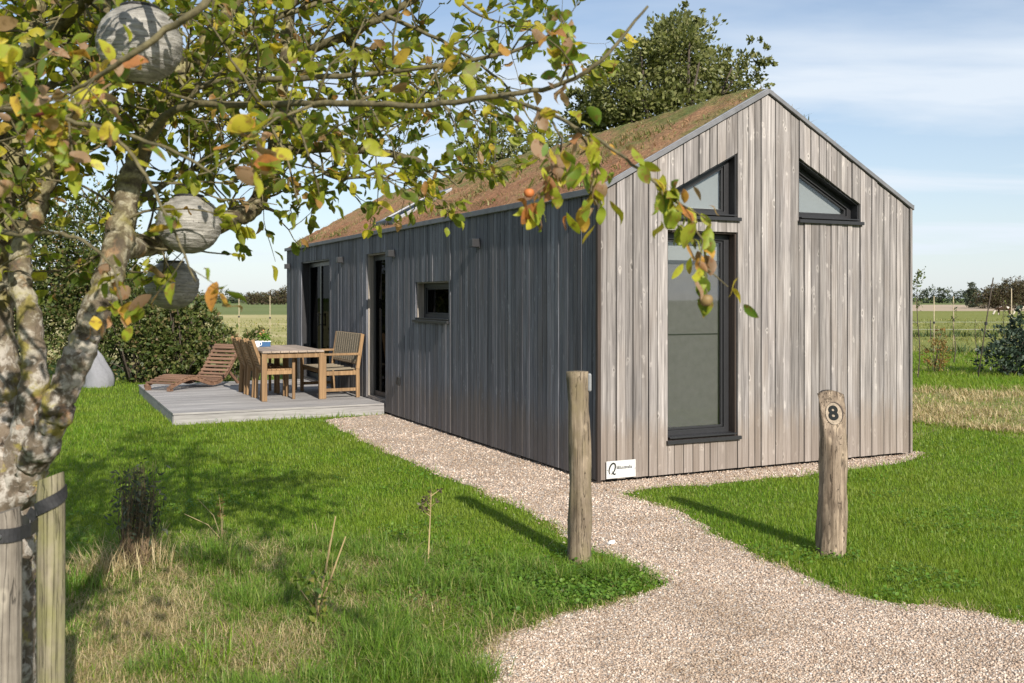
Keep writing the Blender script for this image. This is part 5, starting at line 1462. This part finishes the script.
# twigs and leaves
lp, ld, la = [], [], []      # leaf position, direction, autumn flag
def zfloor(x, y):
    """lowest height leaves hang to, by world x (the crown lifts to the right)"""
    return np.interp(x, [-3.0, -1.25, -0.75, -0.3, 0.0, 0.3, 0.6], [1.55, 1.62, 1.80, 1.88, 1.80, 1.70, 1.6])
def leafcluster(p, d, n, spread, aut):
    for _ in range(n):
        q = p + Vector((random.gauss(0, spread), random.gauss(0, spread), random.gauss(0, spread)))
        lp.append(q); la.append(aut)
        v = d + Vector((random.gauss(0, 0.7), random.gauss(0, 0.7), random.gauss(-0.35, 0.6)))
        ld.append(v)
def twig(p, d, length, r, depth, aut):
    n = max(3, int(length/0.045)); pts = [p]; cur_ = p; dd_ = d.normalized()
    for i in range(n):
        dd_ = (dd_ + Vector((random.gauss(0, 0.17), random.gauss(0, 0.17), random.gauss(-0.005, 0.16)))).normalized()
        cur_ = cur_ + dd_*(length/n)
        wz = cur_ + org
        if wz.z < (1.52 if (wz.y < 2.45 and wz.x < -0.5) else zfloor(wz.x, wz.y)): break
        pts.append(cur_)
        if random.random() < 0.50: leafcluster(cur_, dd_, random.choice((1, 1, 1, 2)), 0.012, aut)
        if depth > 0 and random.random() < 0.22:
            sd_ = (dd_ + Vector((random.gauss(0, 0.7), random.gauss(0, 0.7), random.gauss(0.1, 0.6)))).normalized()
            twig(cur_, sd_, length*random.uniform(0.3, 0.6), r*0.6, depth-1, aut)
    if len(pts) > 2:
        twig_mb.tube(pts, [r*(1-0.75*i/len(pts)) for i in range(len(pts))], 5)
        leafcluster(pts[-1], dd_, random.choice((2, 3, 4)), 0.016, aut)
for li, (ps, rs) in enumerate(paths):
    for i in range(2, len(ps)):
        r = rs[i]; wp = ps[i] + org
        step = (ps[i]-ps[i-1]).length
        ax_ = (ps[i]-ps[i-1]).normalized()
        near_tip = li in (9, 10, 11, 12)
        if wp.z < 1.66 and li < 3: continue
        aut = 1 if (wp.y < 2.6 and wp.x > -0.1) or wp.y < 2.25 else 0
        if near_tip:
            if random.random() < 0.95:
                leafcluster(ps[i], ax_ + Vector((0, 0, -0.5)), random.choice((1, 1, 2, 2)) if li != 9 or wp.x > 0.24 or wp.x < 0.2 else 0, 0.022, 1)
            if random.random() < 0.42 and (li != 9 or wp.x > 0.3):
                q = ps[i] + Vector((random.gauss(0, 0.03), random.gauss(0, 0.03), -random.uniform(0.02, 0.06)))
                twig_mb.tube([ps[i], q], [0.002, 0.0012], 5); leafcluster(q, Vector((0, 0, -1)), 3, 0.02, 1)
            continue
        dens = (3.5 if li == 13 and wp.y < 2.6 else (14.5 if wp.x < -0.9 else 12.0) if wp.y > 2.6 else 8.5)
        nt = np.random.default_rng(li*1000+i).poisson(step*dens)
        for _ in range(int(nt)):
            side_ = ax_.cross(Vector((random.gauss(0, 1), random.gauss(0, 1), random.gauss(0, 1)))).normalized()
            dd_ = (side_ + ax_*random.uniform(0.0, 0.9) + Vector((0, 0, 0.15))).normalized()
            twig(ps[i], dd_, random.uniform(0.14, 0.55) if wp.y > 2.6 else random.uniform(0.06, 0.2), min(0.0055, r*0.55), 2, aut)
twig_mb.build('twigs', M['twig'], apple, smooth=True)
lp_ = np.array(lp); ld_ = np.array(ld); la_ = np.array(la)
wz = lp_ + np.array(org)
keep = wz[:, 2] > np.interp(wz[:, 0], [-3.0, -1.25, -0.75, -0.3, 0.0, 0.3, 0.6], [1.45, 1.5, 1.7, 1.8, 1.7, 1.6, 1.5])
keep |= (wz[:, 1] < 2.5) & (wz[:, 0] < -0.5) & (wz[:, 2] > 1.5)
keep &= np.linalg.norm(wz - np.array([0, 0, CH]), axis=1) > 1.3
lp_, ld_, la_ = lp_[keep], ld_[keep], la_[keep]
for flag, nm, mt, sz in ((0, 'crown', 'apple_leaf', 0.053), (1, 'autumn_leaves', 'apple_autumn', 0.048)):
    k = la_ == flag
    n = int(k.sum())
    tv = np.broadcast_to(BIG, (n, 20, 3)).copy()
    tv[:, :, 2] *= rng.uniform(-0.8, 3.2, (n, 1)); tv[:, :, 1] *= rng.uniform(0.8, 1.35, (n, 1))
    tv[:, :, 2] += rng.normal(0, 0.10, (n, 1))*np.sin(tv[:, :, 0]*6.0) + rng.normal(0, 0.25, (n, 1))*tv[:, :, 1]*tv[:, :, 0]
    v, l, st = instance(tv, BIGF, lp_[k], frames(ld_[k], rng.normal(0, 1.0, n)), sz*rng.uniform(0.55, 1.3, n))
    np_mesh(nm, v, l, st, M[mt], apple, True)
print('apple leaves', len(lp_))
# apples still hanging
def apple_fruit(px_, py_, Y_, r, col, label):
    e = empty('apple', P(px_, py_, Y_)); tag(e, label, 'apple')
    t = NT('apple skin'); nz = t.noise(t.coord(), 9/r*0.03, 3, 0.5)
    mt = t.bsdf(t.mix(t.ramp(nz, [(0.4, 0.0), (0.7, 1.0)]), col, tuple(min(1, c*1.5+0.02) for c in col)), 0.55, spec=0.25)
    vs = []; fs = []; ns, nr = 18, 12
    for i in range(nr+1):
        a = math.pi*i/nr
        rr = r*math.sin(a)*(1+0.08*math.cos(a)); z_ = r*math.cos(a)*0.92 - (r*0.25*math.exp(-(a/0.35)**2)) + r*0.12*math.exp(-((math.pi-a)/0.35)**2)
        for k in range(ns): vs.append((rr*math.cos(2*math.pi*k/ns), rr*math.sin(2*math.pi*k/ns), z_))
    for i in range(nr):
        for k in range(ns): fs.append((i*ns+k, (i+1)*ns+k, (i+1)*ns+(k+1) % ns, i*ns+(k+1) % ns))
    m = MB(); m.add(vs, fs); m.build('fruit', mt, e, smooth=True)
    m = MB(); m.tube([(0, 0, r*0.6), (0.003, 0, r*1.1), (0.0, 0.004, r*1.6)], 0.0016, 5); m.build('stem', M['twig'], e)
apple_fruit(37, 109, 2.0, 0.019, (0.12, 0.018, 0.02), 'dark red apple hanging at the far left of the crown')
apple_fruit(529, 193, 2.2, 0.012, (0.30, 0.09, 0.02), 'small orange apple hanging below the crown over the side wall')
apple_fruit(706, 300, 2.1, 0.015, (0.13, 0.085, 0.03), 'brownish green apple at the tip of the drooping branch')

# ------------------------------------------------------------------ lanterns in the tree
def lantern(px_, py_, Y_, r, label, hang):
    p = P(px_, py_, Y_)
    e = empty('lantern', p); tag(e, label, 'lantern', 'ball lanterns hanging in the apple tree')
    vs = []; fs = []; ns, nr = 48, 46
    a0 = 0.45
    for i in range(nr+1):
        a = a0 + (math.pi-0.12-a0)*i/nr
        for k in range(ns):
            b = 2*math.pi*k/ns
            rr = r*(1 + 0.012*math.sin(i*math.pi/1.5 + 0.4*math.sin(3*b)) + 0.014*math.sin(7*b+i*0.7) + 0.012*math.sin(13*b-i*1.3) + random.uniform(-0.009, 0.009))
            vs.append((rr*math.sin(a)*math.cos(b), rr*math.sin(a)*math.sin(b), r*0.95*math.cos(a)*(1+random.uniform(-0.004, 0.004))))
    for i in range(nr):
        for k in range(ns): fs.append((i*ns+k, (i+1)*ns+k, (i+1)*ns+(k+1) % ns, i*ns+(k+1) % ns))
    m = MB(); m.add(vs, fs); m.build('shade', M['lantern'], e, smooth=True)
    m = MB(); rt = r*math.sin(a0)
    m.tube([(rt*math.cos(b), rt*math.sin(b), r*0.95*math.cos(a0)+0.004) for b in np.linspace(0, 2*math.pi, 25)], 0.004, 6, cap=False); m.build('rim', M['anthracite'], e)
    m = MB(); m.tube([(-rt, 0, r*0.86), (0, 0, r*1.25), (rt, 0, r*0.86)], 0.0015, 5); m.tube([(0, 0, r*1.25), (0, 0, r*1.25+hang)], 0.0015, 5); m.build('hanger', M['wire'], e)
lantern(140, 44, 2.75, 0.113, 'large grey ball lantern, highest of the three in the tree', 0.25)
lantern(189, 224, 3.3, 0.104, 'grey ball lantern in the middle, beside the mossy limb', 0.20)
lantern(172, 285, 3.75, 0.098, 'lowest grey ball lantern half hidden by leaves', 0.35)

# ------------------------------------------------------------------ tree stakes with rubber straps
def stake(x, y, h, r, label, mat, lean, sg_=20):
    e = empty('tree_stake', (x, y, 0)); tag(e, label, 'stake')
    vs = []; fs = []; nz = 24
    for i in range(nz+1):
        t_ = i/nz; z_ = -0.1 + (h+0.1)*t_
        for k in range(sg_):
            a = 2*math.pi*k/sg_; rr = r*(1 + 0.05*math.sin(2*a+1) + 0.03*math.sin(6*a+3*t_) + random.uniform(-0.012, 0.012)) * (1 if i < nz else 0.9)
            vs.append((rr*math.cos(a)+lean*z_, rr*math.sin(a), z_ + (0.012*math.cos(a) if i == nz else 0)))
    for i in range(nz):
        for k in range(sg_): fs.append((i*sg_+k, i*sg_+(k+1) % sg_, (i+1)*sg_+(k+1) % sg_, (i+1)*sg_+k))
    fs.append(tuple(nz*sg_+k for k in range(sg_)))
    m = MB(); m.add(vs, fs); m.build('shaft', mat, e, smooth=False)
    return e
def stake_at(px_, py_, Y_): 
    p = P(px_, py_, Y_); return p
p = stake_at(3, 512, 2.62)
s1 = stake(p.x, p.y, p.z, 0.045, 'pale stripped stake cut by the left frame edge', M['stakepale'], 0.0)
q = stake_at(51, 476, 2.85)
s2 = stake(q.x, q.y, q.z, 0.037, 'thinner greenish stake right of the apple trunk', M['stake'], 0.0)
def band(parent, pts, wd_, name='strap'):
    """flat strap following points, wd_ tall"""
    m = MB(); th_ = 0.0035
    for i in range(len(pts)-1):
        m.obox(pts[i], pts[i+1], th_, wd_, (0, 0, 1))
    return m.build(name, M['rubber'], parent)
def arc(cx_, cy_, r, a0, a1, z0, z1, n=12):
    return [Vector((cx_ + r*math.cos(R(a0 + (a1-a0)*i/n)), cy_ + r*math.sin(R(a0 + (a1-a0)*i/n)), z0 + (z1-z0)*i/n)) for i in range(n+1)]
zb = p.z - 0.05
st1 = band(s1, arc(0, 0, 0.049, 200, 350, zb, zb-0.005) + [Vector((0.048, 0.05, zb-0.008)), Vector((0.0, 0.19, zb-0.025)), Vector((-0.09, 0.30, zb-0.04))], 0.036)
m = MB(); m.tube([(0.017, -0.058, zb-0.003), (0.017, -0.050, zb-0.003)], 0.006, 8); m.build('nail', M['steel'], st1)
zb2 = q.z - 0.06
st2 = band(s2, [Vector((-0.16, 0.14, zb2-0.10)), Vector((-0.075, 0.05, zb2-0.09)), Vector((-0.05, -0.02, zb2-0.06))] + arc(0, 0, 0.041, 215, 380, zb2-0.035, zb2+0.02), 0.036)
